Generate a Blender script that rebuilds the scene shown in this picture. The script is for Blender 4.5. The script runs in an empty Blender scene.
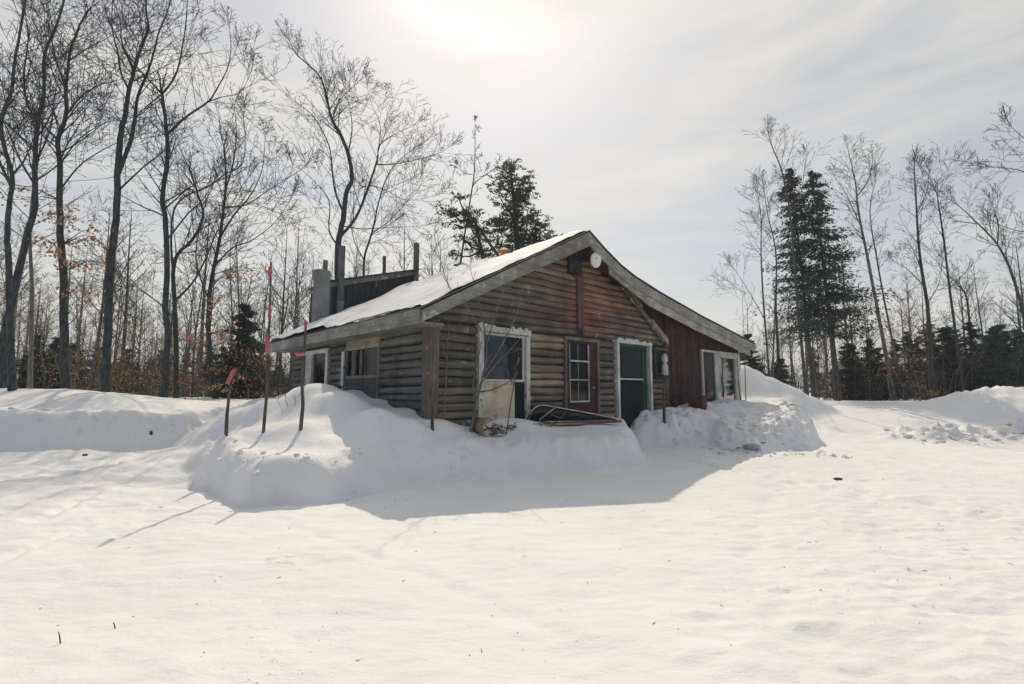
import bpy, math, random
import numpy as np
from mathutils import Vector, Matrix

random.seed(7)
R = math.radians
scene = bpy.context.scene
col = scene.collection
H = 1.35                      # camera height above the packed snow
F = 490.0; HY = 392.0; TH = math.atan((HY-342)/F)

# ------------------------------------------------------------------ helpers
def ray(x, y):
    a, b = (x-512)/F, (342-y)/F
    c, s = math.cos(TH), math.sin(TH)
    return Vector((a, c-b*s, b*c+s))
def at(x, y, Y):              # point in the place seen in direction x, y at depth Y
    r = ray(x, y); k = Y/r.y
    return Vector((r.x*k, Y, r.z*k+H))

class MB:
    def __init__(s): s.v=[]; s.f=[]; s.c=[]
    def add(s, vs, fs, c=(1,1,1)):
        b=len(s.v); s.v+= [tuple(p) for p in vs]
        s.f+=[tuple(i+b for i in q) for q in fs]
        if c and isinstance(c[0], (tuple,list)): s.c+=list(c)
        else: s.c+=[c]*len(vs)
    def box(s, x0,x1,y0,y1,z0,z1,c=(1,1,1)):
        s.add([(x0,y0,z0),(x1,y0,z0),(x1,y1,z0),(x0,y1,z0),(x0,y0,z1),(x1,y0,z1),(x1,y1,z1),(x0,y1,z1)],
              [(0,3,2,1),(4,5,6,7),(0,1,5,4),(1,2,6,5),(2,3,7,6),(3,0,4,7)],c)
    def prism(s, poly, y0, y1, c=(1,1,1)):      # poly in (x,z), extruded along y
        n=len(poly)
        vs=[(p[0],y0,p[1]) for p in poly]+[(p[0],y1,p[1]) for p in poly]
        fs=[tuple(range(n)),tuple(range(2*n-1,n-1,-1))]+[(i,(i+1)%n+0,(i+1)%n+n,i+n)[::-1] for i in range(n)]
        s.add(vs,fs,c)
    def prismx(s, poly, x0, x1, c=(1,1,1)):     # poly in (y,z), extruded along x
        n=len(poly)
        vs=[(x0,p[0],p[1]) for p in poly]+[(x1,p[0],p[1]) for p in poly]
        fs=[tuple(range(n)),tuple(range(2*n-1,n-1,-1))]+[(i,(i+1)%n,(i+1)%n+n,i+n)[::-1] for i in range(n)]
        s.add(vs,fs,c)
    def tube(s, pts, rad, n=6, c=(1,1,1), cap=True):
        pts=[Vector(p) for p in pts]; m=len(pts)
        if not hasattr(rad,'__len__'): rad=[rad]*m
        b=len(s.v); up=None
        for i,p in enumerate(pts):
            d=(pts[min(i+1,m-1)]-pts[max(i-1,0)]).normalized()
            if up is None: up=Vector((0,0,1)) if abs(d.z)<.9 else Vector((1,0,0))
            a=d.cross(up)
            if a.length<1e-4: a=d.cross(Vector((.3,.9,.1)))
            a.normalize(); e=a.cross(d); r=rad[i]
            for k in range(n):
                t=2*math.pi*k/n
                q=p+a*(r*math.cos(t))+e*(r*math.sin(t)); s.v.append((q.x,q.y,q.z)); s.c.append(c)
        for i in range(m-1):
            for k in range(n):
                k2=(k+1)%n
                s.f.append((b+i*n+k,b+i*n+k2,b+(i+1)*n+k2,b+(i+1)*n+k))
        if cap:
            s.f.append(tuple(b+k for k in range(n))[::-1]); s.f.append(tuple(b+(m-1)*n+k for k in range(n)))
    def build(s, name, mat, parent=None, smooth=False):
        me=bpy.data.meshes.new(name); me.from_pydata(s.v,[],s.f); me.materials.append(mat)
        ca=me.color_attributes.new('tone','FLOAT_COLOR','POINT')
        arr=np.ones((len(s.v),4),dtype=np.float32); arr[:,:3]=np.array(s.c,dtype=np.float32).reshape(-1,3)
        ca.data.foreach_set('color',arr.ravel())
        if smooth: me.polygons.foreach_set('use_smooth',[True]*len(me.polygons))
        me.update()
        o=bpy.data.objects.new(name,me); col.objects.link(o)
        if parent: o.parent=parent
        return o
def tag(o, label=None, cat=None, group=None, kind=None):
    if label: o['label']=label
    if cat: o['category']=cat
    if group: o['group']=group
    if kind: o['kind']=kind
    return o
def empty(name, loc=(0,0,0), rz=0, label=None, cat=None, group=None):
    o=bpy.data.objects.new(name,None); col.objects.link(o); o.location=loc; o.rotation_euler=(0,0,rz)
    o.empty_display_size=.2
    return tag(o,label,cat,group)
def copy_tree(o, parent=None):
    c=o.copy(); col.objects.link(c); c.parent=parent
    for ch in o.children: copy_tree(ch,c)
    return c

# ------------------------------------------------------------------ materials
def nodes(name):
    m=bpy.data.materials.new(name); m.use_nodes=True; nt=m.node_tree
    return m, nt, nt.nodes['Principled BSDF']
def wood(name, axis='X', rough=.85, contrast=.45, bump=.25, grain=3.0, weather=None):
    m,nt,b=nodes(name); N=nt.nodes.new; L=nt.links.new
    tc=N('ShaderNodeTexCoord'); mp=N('ShaderNodeMapping')
    sc={'X':(grain*.35,grain*9,grain*9),'Y':(grain*9,grain*.35,grain*9),'Z':(grain*9,grain*9,grain*.35)}[axis]
    mp.inputs['Scale'].default_value=sc; L(tc.outputs['Object'],mp.inputs[0])
    n1=N('ShaderNodeTexNoise'); n1.inputs['Scale'].default_value=1; n1.inputs['Detail'].default_value=6; n1.inputs['Roughness'].default_value=.65; L(mp.outputs[0],n1.inputs[0])
    n2=N('ShaderNodeTexNoise'); n2.inputs['Scale'].default_value=2.2; n2.inputs['Detail'].default_value=4; L(tc.outputs['Object'],n2.inputs[0])
    mr=N('ShaderNodeMapRange'); mr.inputs['From Min'].default_value=.3; mr.inputs['From Max'].default_value=.7
    mr.inputs['To Min'].default_value=1-contrast; mr.inputs['To Max'].default_value=1+contrast; L(n1.outputs[0],mr.inputs[0])
    mr2=N('ShaderNodeMapRange'); mr2.inputs['From Min'].default_value=.3; mr2.inputs['From Max'].default_value=.7
    mr2.inputs['To Min'].default_value=.7; mr2.inputs['To Max'].default_value=1.3; L(n2.outputs[0],mr2.inputs[0])
    mu=N('ShaderNodeMath'); mu.operation='MULTIPLY'; L(mr.outputs[0],mu.inputs[0]); L(mr2.outputs[0],mu.inputs[1])
    at_=N('ShaderNodeAttribute'); at_.attribute_name='tone'
    mx=N('ShaderNodeVectorMath'); mx.operation='SCALE'; L(at_.outputs['Color'],mx.inputs[0]); L(mu.outputs[0],mx.inputs['Scale'])
    out=mx.outputs[0]
    if weather:   # patches where the paint has flaked off to bare grey wood
        n3=N('ShaderNodeTexNoise'); n3.inputs['Scale'].default_value=weather[1]; n3.inputs['Detail'].default_value=7; n3.inputs['Roughness'].default_value=.7
        L(tc.outputs['Object'],n3.inputs[0])
        cr=N('ShaderNodeMapRange'); cr.inputs['From Min'].default_value=weather[2]; cr.inputs['From Max'].default_value=weather[2]+.04; L(n3.outputs[0],cr.inputs[0])
        mm=N('ShaderNodeMix'); mm.data_type='RGBA'; L(cr.outputs[0],mm.inputs['Factor']); L(out,mm.inputs['A']); mm.inputs['B'].default_value=(*weather[0],1)
        out=mm.outputs['Result']
    L(out,b.inputs['Base Color']); b.inputs['Roughness'].default_value=rough
    b.inputs['Specular IOR Level'].default_value=.25
    bp=N('ShaderNodeBump'); bp.inputs['Strength'].default_value=bump; bp.inputs['Distance'].default_value=.02
    L(n1.outputs[0],bp.inputs['Height']); L(bp.outputs[0],b.inputs['Normal'])
    return m
def plain(name, c, rough=.7, metal=0, noise=.25, scale=8, spec=.4):
    m,nt,b=nodes(name); N=nt.nodes.new; L=nt.links.new
    tc=N('ShaderNodeTexCoord'); n=N('ShaderNodeTexNoise'); n.inputs['Scale'].default_value=scale; n.inputs['Detail'].default_value=5
    L(tc.outputs['Object'],n.inputs[0])
    mr=N('ShaderNodeMapRange'); mr.inputs['From Min'].default_value=.3; mr.inputs['From Max'].default_value=.7
    mr.inputs['To Min'].default_value=1-noise; mr.inputs['To Max'].default_value=1+noise; L(n.outputs[0],mr.inputs[0])
    mx=N('ShaderNodeVectorMath'); mx.operation='SCALE'; mx.inputs[0].default_value=c; L(mr.outputs[0],mx.inputs['Scale'])
    L(mx.outputs[0],b.inputs['Base Color']); b.inputs['Roughness'].default_value=rough; b.inputs['Metallic'].default_value=metal
    b.inputs['Specular IOR Level'].default_value=spec
    return m
def glass(name, tint=(.6,.66,.66), refl=.0):
    m,nt,b=nodes(name); N=nt.nodes.new; L=nt.links.new
    nt.nodes.remove(b); out=nt.nodes['Material Output']
    t=N('ShaderNodeBsdfTransparent'); t.inputs[0].default_value=(*tint,1)
    g=N('ShaderNodeBsdfGlossy'); g.inputs['Roughness'].default_value=.04; g.inputs[0].default_value=(.8,.8,.76,1)
    tc=N('ShaderNodeTexCoord'); n=N('ShaderNodeTexNoise'); n.inputs['Scale'].default_value=1.7; n.inputs['Detail'].default_value=2; L(tc.outputs['Object'],n.inputs[0])
    bp=N('ShaderNodeBump'); bp.inputs['Strength'].default_value=.04; bp.inputs['Distance'].default_value=.05; L(n.outputs[0],bp.inputs['Height']); L(bp.outputs[0],g.inputs['Normal'])
    fr=N('ShaderNodeFresnel'); fr.inputs[0].default_value=1.5
    ad=N('ShaderNodeMath'); ad.operation='ADD'; ad.use_clamp=True; ad.inputs[1].default_value=refl; L(fr.outputs[0],ad.inputs[0])
    mx=N('ShaderNodeMixShader'); L(ad.outputs[0],mx.inputs[0]); L(t.outputs[0],mx.inputs[1]); L(g.outputs[0],mx.inputs[2]); L(mx.outputs[0],out.inputs[0])
    return m
def bark(name, c, c2):
    m,nt,b=nodes(name); N=nt.nodes.new; L=nt.links.new
    tc=N('ShaderNodeTexCoord'); mp=N('ShaderNodeMapping'); mp.inputs['Scale'].default_value=(7,7,1.6); L(tc.outputs['Object'],mp.inputs[0])
    n=N('ShaderNodeTexNoise'); n.inputs['Scale'].default_value=2.5; n.inputs['Detail'].default_value=6; n.inputs['Roughness'].default_value=.7; L(mp.outputs[0],n.inputs[0])
    r=N('ShaderNodeValToRGB'); r.color_ramp.elements[0].position=.35; r.color_ramp.elements[1].position=.68
    r.color_ramp.elements[0].color=(*c,1); r.color_ramp.elements[1].color=(*c2,1); L(n.outputs[0],r.inputs[0])
    L(r.outputs[0],b.inputs['Base Color']); b.inputs['Roughness'].default_value=.9; b.inputs['Specular IOR Level'].default_value=.2
    bp=N('ShaderNodeBump'); bp.inputs['Strength'].default_value=.5; bp.inputs['Distance'].default_value=.02; L(n.outputs[0],bp.inputs['Height']); L(bp.outputs[0],b.inputs['Normal'])
    return m
def leafmat(name, c, c2, trans=.25):
    m,nt,b=nodes(name); N=nt.nodes.new; L=nt.links.new
    at_=N('ShaderNodeAttribute'); at_.attribute_name='tone'
    s=N('ShaderNodeSeparateColor'); L(at_.outputs['Color'],s.inputs[0])
    mm=N('ShaderNodeMix'); mm.data_type='RGBA'; mm.inputs['A'].default_value=(*c,1); mm.inputs['B'].default_value=(*c2,1); L(s.outputs[0],mm.inputs['Factor'])
    L(mm.outputs['Result'],b.inputs['Base Color']); b.inputs['Roughness'].default_value=.75; b.inputs['Specular IOR Level'].default_value=.2
    tr=N('ShaderNodeBsdfTranslucent'); L(mm.outputs['Result'],tr.inputs[0])
    mx=N('ShaderNodeMixShader'); mx.inputs[0].default_value=trans; L(b.outputs[0],mx.inputs[1]); L(tr.outputs[0],mx.inputs[2]); L(mx.outputs[0],nt.nodes['Material Output'].inputs[0])
    return m
def snow(name, bump=1.0, fine=True):
    m,nt,b=nodes(name); N=nt.nodes.new; L=nt.links.new
    tc=N('ShaderNodeTexCoord')
    n=N('ShaderNodeTexNoise'); n.inputs['Scale'].default_value=1.3; n.inputs['Detail'].default_value=8; n.inputs['Roughness'].default_value=.6; L(tc.outputs['Object'],n.inputs[0])
    r=N('ShaderNodeValToRGB'); r.color_ramp.elements[0].position=.3; r.color_ramp.elements[1].position=.7
    r.color_ramp.elements[0].color=(.80,.785,.75,1); r.color_ramp.elements[1].color=(.87,.855,.825,1); L(n.outputs[0],r.inputs[0])
    # small dirt and bark crumbs pressed into the crust
    v=N('ShaderNodeTexNoise'); v.inputs['Scale'].default_value=11; v.inputs['Detail'].default_value=3; v.inputs['Roughness'].default_value=.7; L(tc.outputs['Object'],v.inputs[0])
    v2=N('ShaderNodeTexNoise'); v2.inputs['Scale'].default_value=.9; v2.inputs['Detail'].default_value=3; L(tc.outputs['Object'],v2.inputs[0])
    mu=N('ShaderNodeMath'); mu.operation='MULTIPLY'; L(v.outputs[0],mu.inputs[0]); L(v2.outputs[0],mu.inputs[1])
    dr=N('ShaderNodeMapRange'); dr.inputs['From Min'].default_value=.365; dr.inputs['From Max'].default_value=.47; dr.inputs['To Max'].default_value=.5 if fine else 0; L(mu.outputs[0],dr.inputs[0])
    mm=N('ShaderNodeMix'); mm.data_type='RGBA'; L(dr.outputs[0],mm.inputs['Factor']); L(r.outputs[0],mm.inputs['A']); mm.inputs['B'].default_value=(.40,.38,.35,1)
    L(mm.outputs['Result'],b.inputs['Base Color'])
    b.inputs['Roughness'].default_value=.65; b.inputs['Specular IOR Level'].default_value=.3
    mp=N('ShaderNodeMapping'); mp.inputs['Scale'].default_value=(1,1.9,1); mp.inputs['Rotation'].default_value=(0,0,.12); L(tc.outputs['Object'],mp.inputs[0])
    g=N('ShaderNodeTexNoise'); g.inputs['Scale'].default_value=5; g.inputs['Detail'].default_value=9; g.inputs['Roughness'].default_value=.62; L(mp.outputs[0],g.inputs[0])
    g2=N('ShaderNodeTexNoise'); g2.inputs['Scale'].default_value=60; g2.inputs['Detail'].default_value=5; g2.inputs['Roughness'].default_value=.7; L(tc.outputs['Object'],g2.inputs[0])
    b1=N('ShaderNodeBump'); b1.inputs['Strength'].default_value=.45*bump; b1.inputs['Distance'].default_value=.04; L(g.outputs[0],b1.inputs['Height'])
    b2=N('ShaderNodeBump'); b2.inputs['Strength'].default_value=.5*bump; b2.inputs['Distance'].default_value=.006; L(g2.outputs[0],b2.inputs['Height']); L(b1.outputs[0],b2.inputs['Normal'])
    L(b2.outputs[0],b.inputs['Normal'])
    return m

M={}
M['logs']=wood('log_wood','X',contrast=.42,weather=((.30,.29,.26),3.5,.60))
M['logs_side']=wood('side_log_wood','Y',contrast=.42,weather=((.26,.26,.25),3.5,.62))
M['upright']=wood('upright_wood','Z',contrast=.4)
M['boards']=wood('annex_boards','Z',contrast=.45,weather=((.07,.06,.055),2.5,.56))
M['rake']=wood('rake_board_wood','X',contrast=.35,weather=((.46,.44,.38),5,.58))
M['rake_side']=wood('eave_board_wood','Y',contrast=.35,weather=((.42,.41,.37),5,.6))
M['peel']=wood('peeling_white_paint','Z',contrast=.12,bump=.3,weather=((.16,.15,.13),9,.57))
M['peel2']=wood('worn_white_paint','Z',contrast=.1,weather=((.25,.24,.22),7,.68))
M['redpaint']=wood('red_painted_wood','Z',contrast=.25,weather=((.13,.10,.09),4,.66))
M['green']=wood('green_painted_wood','Z',contrast=.2)
M['ply']=wood('plywood','Y',contrast=.14,grain=2,weather=((.32,.28,.21),4,.62))
M['dark']=plain('dark_wood',(.03,.035,.038),.8)
M['interior']=plain('room_interior',(.10,.095,.085),.9)
M['galv']=plain('galvanised_steel',(.20,.215,.20),.6,.2,.25,2.5)
M['tin']=plain('dark_weathered_tin',(.035,.042,.045),.6,.2,.35,3)
M['orange']=plain('orange_metal',(.55,.30,.13),.6)
M['white']=plain('white_enamel',(.80,.79,.74),.45,0,.06)
M['shingle']=plain('roof_shingle',(.07,.07,.068),.9,0,.4,20)
M['cloth']=plain('curtain_cloth',(.60,.58,.52),.95,0,.12,12)
M['darkcloth']=plain('grey_curtain',(.20,.21,.20),.95,0,.3,9)
M['glass']=glass('window_glass')
M['glass_bright']=glass('wide_window_glass',(.9,.92,.9),.45)
M['bark_dark']=bark('dark_bark',(.020,.029,.032),(.10,.11,.108))
M['bark_grey']=bark('grey_bark',(.05,.052,.05),(.15,.145,.13))
M['bark_pale']=bark('pale_bark',(.10,.095,.085),(.28,.26,.23))
M['crown_dark']=plain('fine_dark_twigs',(.030,.034,.035),.9)
M['crown_grey']=plain('fine_grey_twigs',(.055,.055,.052),.9)
M['twig']=plain('twig_bark',(.055,.052,.05),.9)
M['needle']=leafmat('spruce_needles',(.026,.046,.040),(.075,.11,.085),.18)
M['pine']=leafmat('pine_needles',(.035,.060,.042),(.11,.14,.085),.25)
M['leaf']=leafmat('dry_beech_leaf',(.29,.135,.06),(.50,.30,.16),.5)
M['snow']=snow('snow')
M['roofsnow']=snow('roof_snow',.6,False)
M['stake']=bark('stake_bark',(.05,.045,.04),(.17,.15,.125))
M['tape']=plain('pink_tape',(.50,.16,.18),.5,0,.15)
M['sledwood']=wood('bent_ash_wood','X',contrast=.3)
M['sledred']=plain('faded_red_paint',(.22,.06,.06),.7,0,.35)
M['sleddark']=plain('dark_green_hull',(.03,.04,.036),.6)
M['rope']=plain('frayed_rope',(.16,.12,.08),.9)
M['crate']=wood('crate_wood','X',contrast=.3)
M['enamel']=plain('dull_white_enamel',(.55,.56,.50),.5,0,.15)

# ------------------------------------------------------------------ noise on arrays
def vnoise(x,y,seed=0):
    xi=np.floor(x).astype(np.int64); yi=np.floor(y).astype(np.int64); fx=x-xi; fy=y-yi
    fx=fx*fx*fx*(fx*(fx*6-15)+10); fy=fy*fy*fy*(fy*(fy*6-15)+10)
    def h(a,b):
        n=(a*374761393+b*668265263+seed*974711)&0xffffffff
        n=((n^(n>>13))*1274126177)&0xffffffff
        return ((n^(n>>16))&0xffff)/32767.5-1
    return (h(xi,yi)*(1-fx)+h(xi+1,yi)*fx)*(1-fy)+(h(xi,yi+1)*(1-fx)+h(xi+1,yi+1)*fx)*fy
def fbm(x,y,o=5,seed=0,g=.5):
    t=0;a=1;s=0
    for i in range(o):
        t=t+a*vnoise(x*2**i+i*17.3,y*2**i-i*9.1,seed+i); s+=a; a*=g
    return t/s
def sstep(a,b,x):
    t=np.clip((x-a)/(b-a),0,1); return t*t*(3-2*t)
def idw(pts,x,y,p=3):
    w=0;s=0
    for (a,b,z) in pts:
        k=1/((x-a)**2+(y-b)**2+.05)**(p/2); w=w+k; s=s+k*z
    return s/w
def polydist(poly,x,y):       # signed distance, positive inside
    d=np.full(x.shape,1e9); ins=np.zeros(x.shape,bool); n=len(poly)
    for i in range(n):
        ax,ay=poly[i]; bx,by=poly[(i+1)%n]
        ex,ey=bx-ax,by-ay; t=np.clip(((x-ax)*ex+(y-ay)*ey)/(ex*ex+ey*ey),0,1)
        d=np.minimum(d,np.hypot(x-ax-t*ex,y-ay-t*ey))
        c=((ay>y)!=(by>y))&(x<(bx-ax)*(y-ay)/((by-ay) if by!=ay else 1e-9)+ax); ins^=c
    return np.where(ins,d,-d)

# house frame: u along the gable wall, v along the side wall
CX,CY=-1.4151,8.5
A=R(42.2457); UX,UY=math.cos(A),math.sin(A); VX,VY=-UY,UX
def W2(u,v): return (CX+u*UX+v*VX, CY+u*UY+v*VY)
def W(u,v,z): a=W2(u,v); return Vector((a[0],a[1],z))

def mound_poly():
    return [(-6.6,9.6),(-5.4,8.2),(-4.2,6.75),(-3.1,5.75),(-2.6,5.85),(-2.1,6.2),(-1.5,6.75),(-.85,7.35),(-.1,7.9),(.85,8.25),
            (1.95,8.45),(2.45,8.9),(2.8,10.0),(2.95,11.2),(3.0,12.6),(3.2,14),(0,15.5),(-4.6,17),(-7.5,16.5),(-9.2,13.5),(-7.6,11)]
def height(x,y):
    base=.95*sstep(12.5,22,y)+.03*fbm(x*.25,y*.25,3,3)
    base=base+.10*sstep(60,120,y)*y*.02
    warpx=.22*fbm(x*.7,y*.7,2,11)+.05*fbm(x*3,y*3,3,13); warpy=.20*fbm(x*.7,y*.7,2,12)+.05*fbm(x*3,y*3,3,14)
    X=x+warpx; Y=y+warpy
    clump=fbm(x*2.6,y*2.6,5,21,.6)
    rough=.5-np.abs(fbm(x*3.4,y*3.4,5,25,.6))*2.2
    h=base
    # --- mound against the side wall and bench along the gable wall
    T=idw([(-3.6,9.1,1.55),(-4.0,9.7,1.5),(-3.0,8.5,1.40),(-2.15,7.8,1.16),(-1.55,7.9,.98),(-4.8,9.6,1.20),(-5.6,10,1.04),(-7,11,.86),(-8.4,13,.85),(-3.2,7.7,.90),(-2.6,7.3,.72),(-4.0,8.0,.80),(-5.1,8.9,.60),
           (-3.3,10.6,1.38),(-2.6,9.8,1.22),(-2.0,9.0,1.06),(-4.8,12.2,1.4),(-6.2,13.4,1.2),(-3.0,6.7,.54),(-2.5,6.6,.52),(-2.0,6.9,.52),(-1.5,7.3,.55),(-.9,7.9,.56),
           (-3.7,7.0,.56),(-4.7,7.9,.54),(-5.2,8.6,.5),(-1.3,8.35,.92),(-1.2,7.9,.58),(0,9.5,.86),(1.6,10.9,.80),(3,12,.78),
           (.0,8.6,.52),(1.0,9.0,.54),(1.9,9.2,.54),(2.4,9.8,.52),(2.3,10.8,.64),(-.5,8.4,.55),(0,14,1),(-4,16,1)],x,y,3.2)
    wd=idw([(-5.8,9.2,1.6),(-7.5,11,2.2),(-5.0,7.9,.8),(-4.2,7.0,.55),(-3.5,6.3,.5),(-2.5,6.2,.42),(-1.8,6.9,.7),(-.8,7.7,.8),(1,8.7,.85),(2.3,9,.5),(2.8,10.5,.5),(-9,14,2)],x,y,3)
    d=polydist(mound_poly(),X,Y)
    k=np.clip(d/wd,0,1); face=np.where((k>0)&(k<1),4*k*(1-k),0)
    prof=1-(1-k)**2.6
    fine_=fbm(x*9,y*9,3,27,.6)
    hm=T*prof+face*(clump*.10+rough*.05+fine_*.03)+fine_*.006*k+k*.03*fbm(x*.9,y*.9,3,5)-.03*np.maximum(0,fbm(x*1.7,y*1.7,3,6)-.3)*k
    h=np.maximum(h,hm)
    ap=.42*(1-sstep(4.6,8.6,-x))*sstep(7.4,9.8,y+.25*(x+5)*.5)*sstep(3.6,5.0,-x)*(1-sstep(15,18,y)); h=np.maximum(h,ap+.03*fbm(x*1.2,y*1.2,3,15))
    # --- ploughed pile in front of the annex and roof-shed heap to its right
    T=idw([(*W2(6.5,-.3),.78),(*W2(7.6,-.3),.93),(*W2(9,-.3),1.02),(*W2(11,-.3),1.08),(7.7,14.9),(8.3,16),(0,0,0)][:4]+[(7.5,14.5,1.0),(8.3,15.2,.97),(8.6,17.6,1.2),(11.0,18.0,.95),
           (5.6,12.7,.72),(4.4,12.7,.78),(6.6,12.9,.8),(5.1,11.2,.25),(9.6,17,1.15)],x,y,3)
    d=polydist([(2.75,12.15),(3.1,11.8),(3.7,11.9),(4.3,12.0),(4.75,12.1),(5.0,11.2),(5.3,10.8),(5.9,11.1),(6.6,11.3),(7.4,12.1),(8.1,13.2),(8.6,14.6),(9.3,16.0),(11.2,17.6),(11.6,19.5),(9.6,24),(5,24),(3,14)],X,Y)
    k=np.clip(d/.62,0,1); face=np.where((k>0)&(k<1),4*k*(1-k),0)
    hm=T*(1-(1-k)**2.4)+(face*.17+.09*k)*clump+(face*.10+.045*k)*rough+(.02*face+.010*k)*fine_
    heap=2.34-.50*np.maximum(0,x-8.75+.25*clump)-.95*np.maximum(0,18.1-y)+.05*clump-4*np.maximum(0,8.0-x)-.9*np.maximum(0,y-22)
    hm=np.maximum(hm,heap*(x>7.95))
    h=np.maximum(h,hm)
    # --- ploughed bank on the left
    T=idw([(-11,11.2,.92),(-9.5,11.6,.90),(-8.4,12.2,.80),(-10.5,12.9,1.30),(-12.4,13.3,1.46),(-14,13.4,1.44),(-9.3,13.1,1.12),(-8.2,13,.86),(-12,18,1.1),(-25,13,1.4),(-14,11,.95),(-25,11,.95),(-8,17,1.0)],x,y,3)
    d=polydist([(-60,9.2),(-14,9.9),(-11,10.25),(-9.7,10.5),(-8.5,11.1),(-7.7,11.9),(-7.2,13),(-8,20),(-60,30)],X,Y)
    k=np.clip(d/.62,0,1); face=np.where((k>0)&(k<1),4*k*(1-k),0)
    h=np.maximum(h,T*(1-(1-k)**2)+face*(clump*.20+rough*.09)+.05*k*fbm(x*.8,y*.8,3,31)+.03*k*clump+fine_*(face*.02+k*.006))
    # low drift at its foot
    h=h+.16*np.exp(-((x+9.2)/1.6)**2-((y-10.0)/.45)**2)
    # --- right hand heap and broken edge of the ploughed lane
    h=h+.95*np.exp(-((x-17.3)/2.6)**2-((y-17.2)/1.9)**2)*(1+.25*clump)+.5*np.exp(-((x-21)/2.5)**2-((y-16)/2)**2)
    e=np.exp(-((y-14.0-.10*(x-12)+.25*fbm(x*.7,y*0,3,41))/.55)**2)*sstep(10.0,11.2,x)*(1-sstep(15.5,19,x))
    h=h+e*(.14+.34*np.maximum(clump,0)+.16*clump+.10*rough)
    # --- surface texture of the packed ground
    flat=1-sstep(.25,.6,h)
    h=h+.009*fbm(x*3,y*5,4,51)+.022*fbm(x*.8,y*1.0,3,52)+.020*np.abs(fbm(x*1.6+y*.4,y*3.4,5,53,.6))*(1-sstep(.3,.7,h))
    worn=fbm(x*.55,y*.55,3,61)
    tram=np.clip(.9-np.hypot((x-3.6)/2.6,(y-9.6)/2.2),0,1); h=h+tram*flat*(.018*fbm(x*7,y*7,4,64,.65)+.012*np.abs(fbm(x*4,y*4,3,65)))
    h=h+flat*.012*np.maximum(0,fbm(x*2.1,y*3.6,5,66,.65)-.1)
    h=h+.010*np.maximum(0,fbm(x*9,y*13,3,62)-.25)*flat*(1.2+worn)
    # lane ruts curving to the back; ski-doo tracks, some grooves standing in for tree shadows
    for (off,wid,dep) in ((0,.24,.055),(1.5,.24,.055)):
        cx=7.6+off+.07*(y-10)+.4*np.sin(y*.22)
        h=h-dep*np.exp(-((x-cx)/wid)**2)*(1+.4*vnoise(x*6,y*3,71))*sstep(5,8,y)*(1-sstep(17,24,y))
    for (xa,ya,xb,yb,wid,dep) in ((-4.06,3.7,-4.2,6.8,.05,.035),(-7.2,6.5,-9.5,11.5,.09,.05),(-6.4,5.8,-8.1,11,.08,.05),(-4.97,5.0,-6.3,9.2,.07,.045),(-5.6,5.2,-7.4,10.2,.06,.03),(-.9,4.2,-1.5,6.2,.05,.016),(-.1,3.2,.05,6.0,.04,.012),(.5,2.6,-2.6,5.6,.09,.010)):
        t=(y-ya)/(yb-ya); cx=xa+(xb-xa)*t+.10*np.sin(t*5+xa)+.05*fbm(y*.9,y*0+xa,2,73)
        h=h-dep*np.exp(-((x-cx)/wid)**2)*sstep(0,.12,t)*(1-sstep(.88,1,t))*(1+.6*vnoise(x*5,y*5,72))+dep*.5*np.exp(-((x-cx-wid*1.9)/wid)**2)*sstep(0,.12,t)*(1-sstep(.88,1,t))
    for (off,wd_,dep) in ((0,.17,.020),(1.25,.17,.020)):
        cx=1.6+off+3.9*sstep(2.5,11,y); h=h-dep*np.exp(-((x-cx)/wd_)**2)*(.6+.8*vnoise(x*6,y*9,74))*sstep(2.0,3,y)*(1-sstep(9.5,11,y))
    pathx=2.2+3.6*sstep(2.5,11,y); pm=np.exp(-((x-pathx)/1.9)**2)*sstep(1.8,3,y)*(1-sstep(11.5,13,y))
    rt=np.exp(-((x-(.95*y+.6))/1.6)**2)*sstep(2,4,y)*(1-sstep(11,13,y))
    mask=np.clip(pm+rt+.9*sstep(.12,.5,fbm(x*.6,y*.8,3,68)),0,1.3)*flat
    h=h+mask*(.030*np.abs(fbm(x*7,y*9,4,69,.68))-.022*np.maximum(0,fbm(x*3.5,y*5.5,3,67)-.12))
    # left foreground wind ridges
    rid=np.abs(fbm(x*.9+y*.35,y*1.6,4,81)); zone=sstep(-2.5,-5,x)*sstep(4,6.5,y)*(1-sstep(10,12,y))
    h=h+zone*.10*(.35-rid)
    # footprints towards the doors
    rr=random.Random(5)
    for i in range(46):
        t=i/46; fx=5.6-3.0*t+(.13 if i%2 else -.13)+rr.uniform(-.05,.05); fy=4.5+7.0*t+rr.uniform(-.08,.08)
        h=h-.05*np.exp(-((x-fx)/.085)**2-((y-fy)/.14)**2)
    for i in range(70):
        fx=rr.uniform(2.7,5.5); fy=rr.uniform(8.3,11.6)
        h=h-.03*np.exp(-((x-fx)/.09)**2-((y-fy)/.12)**2)
    return h
def gz(x,y): return float(height(np.array([float(x)]),np.array([float(y)]))[0])

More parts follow.
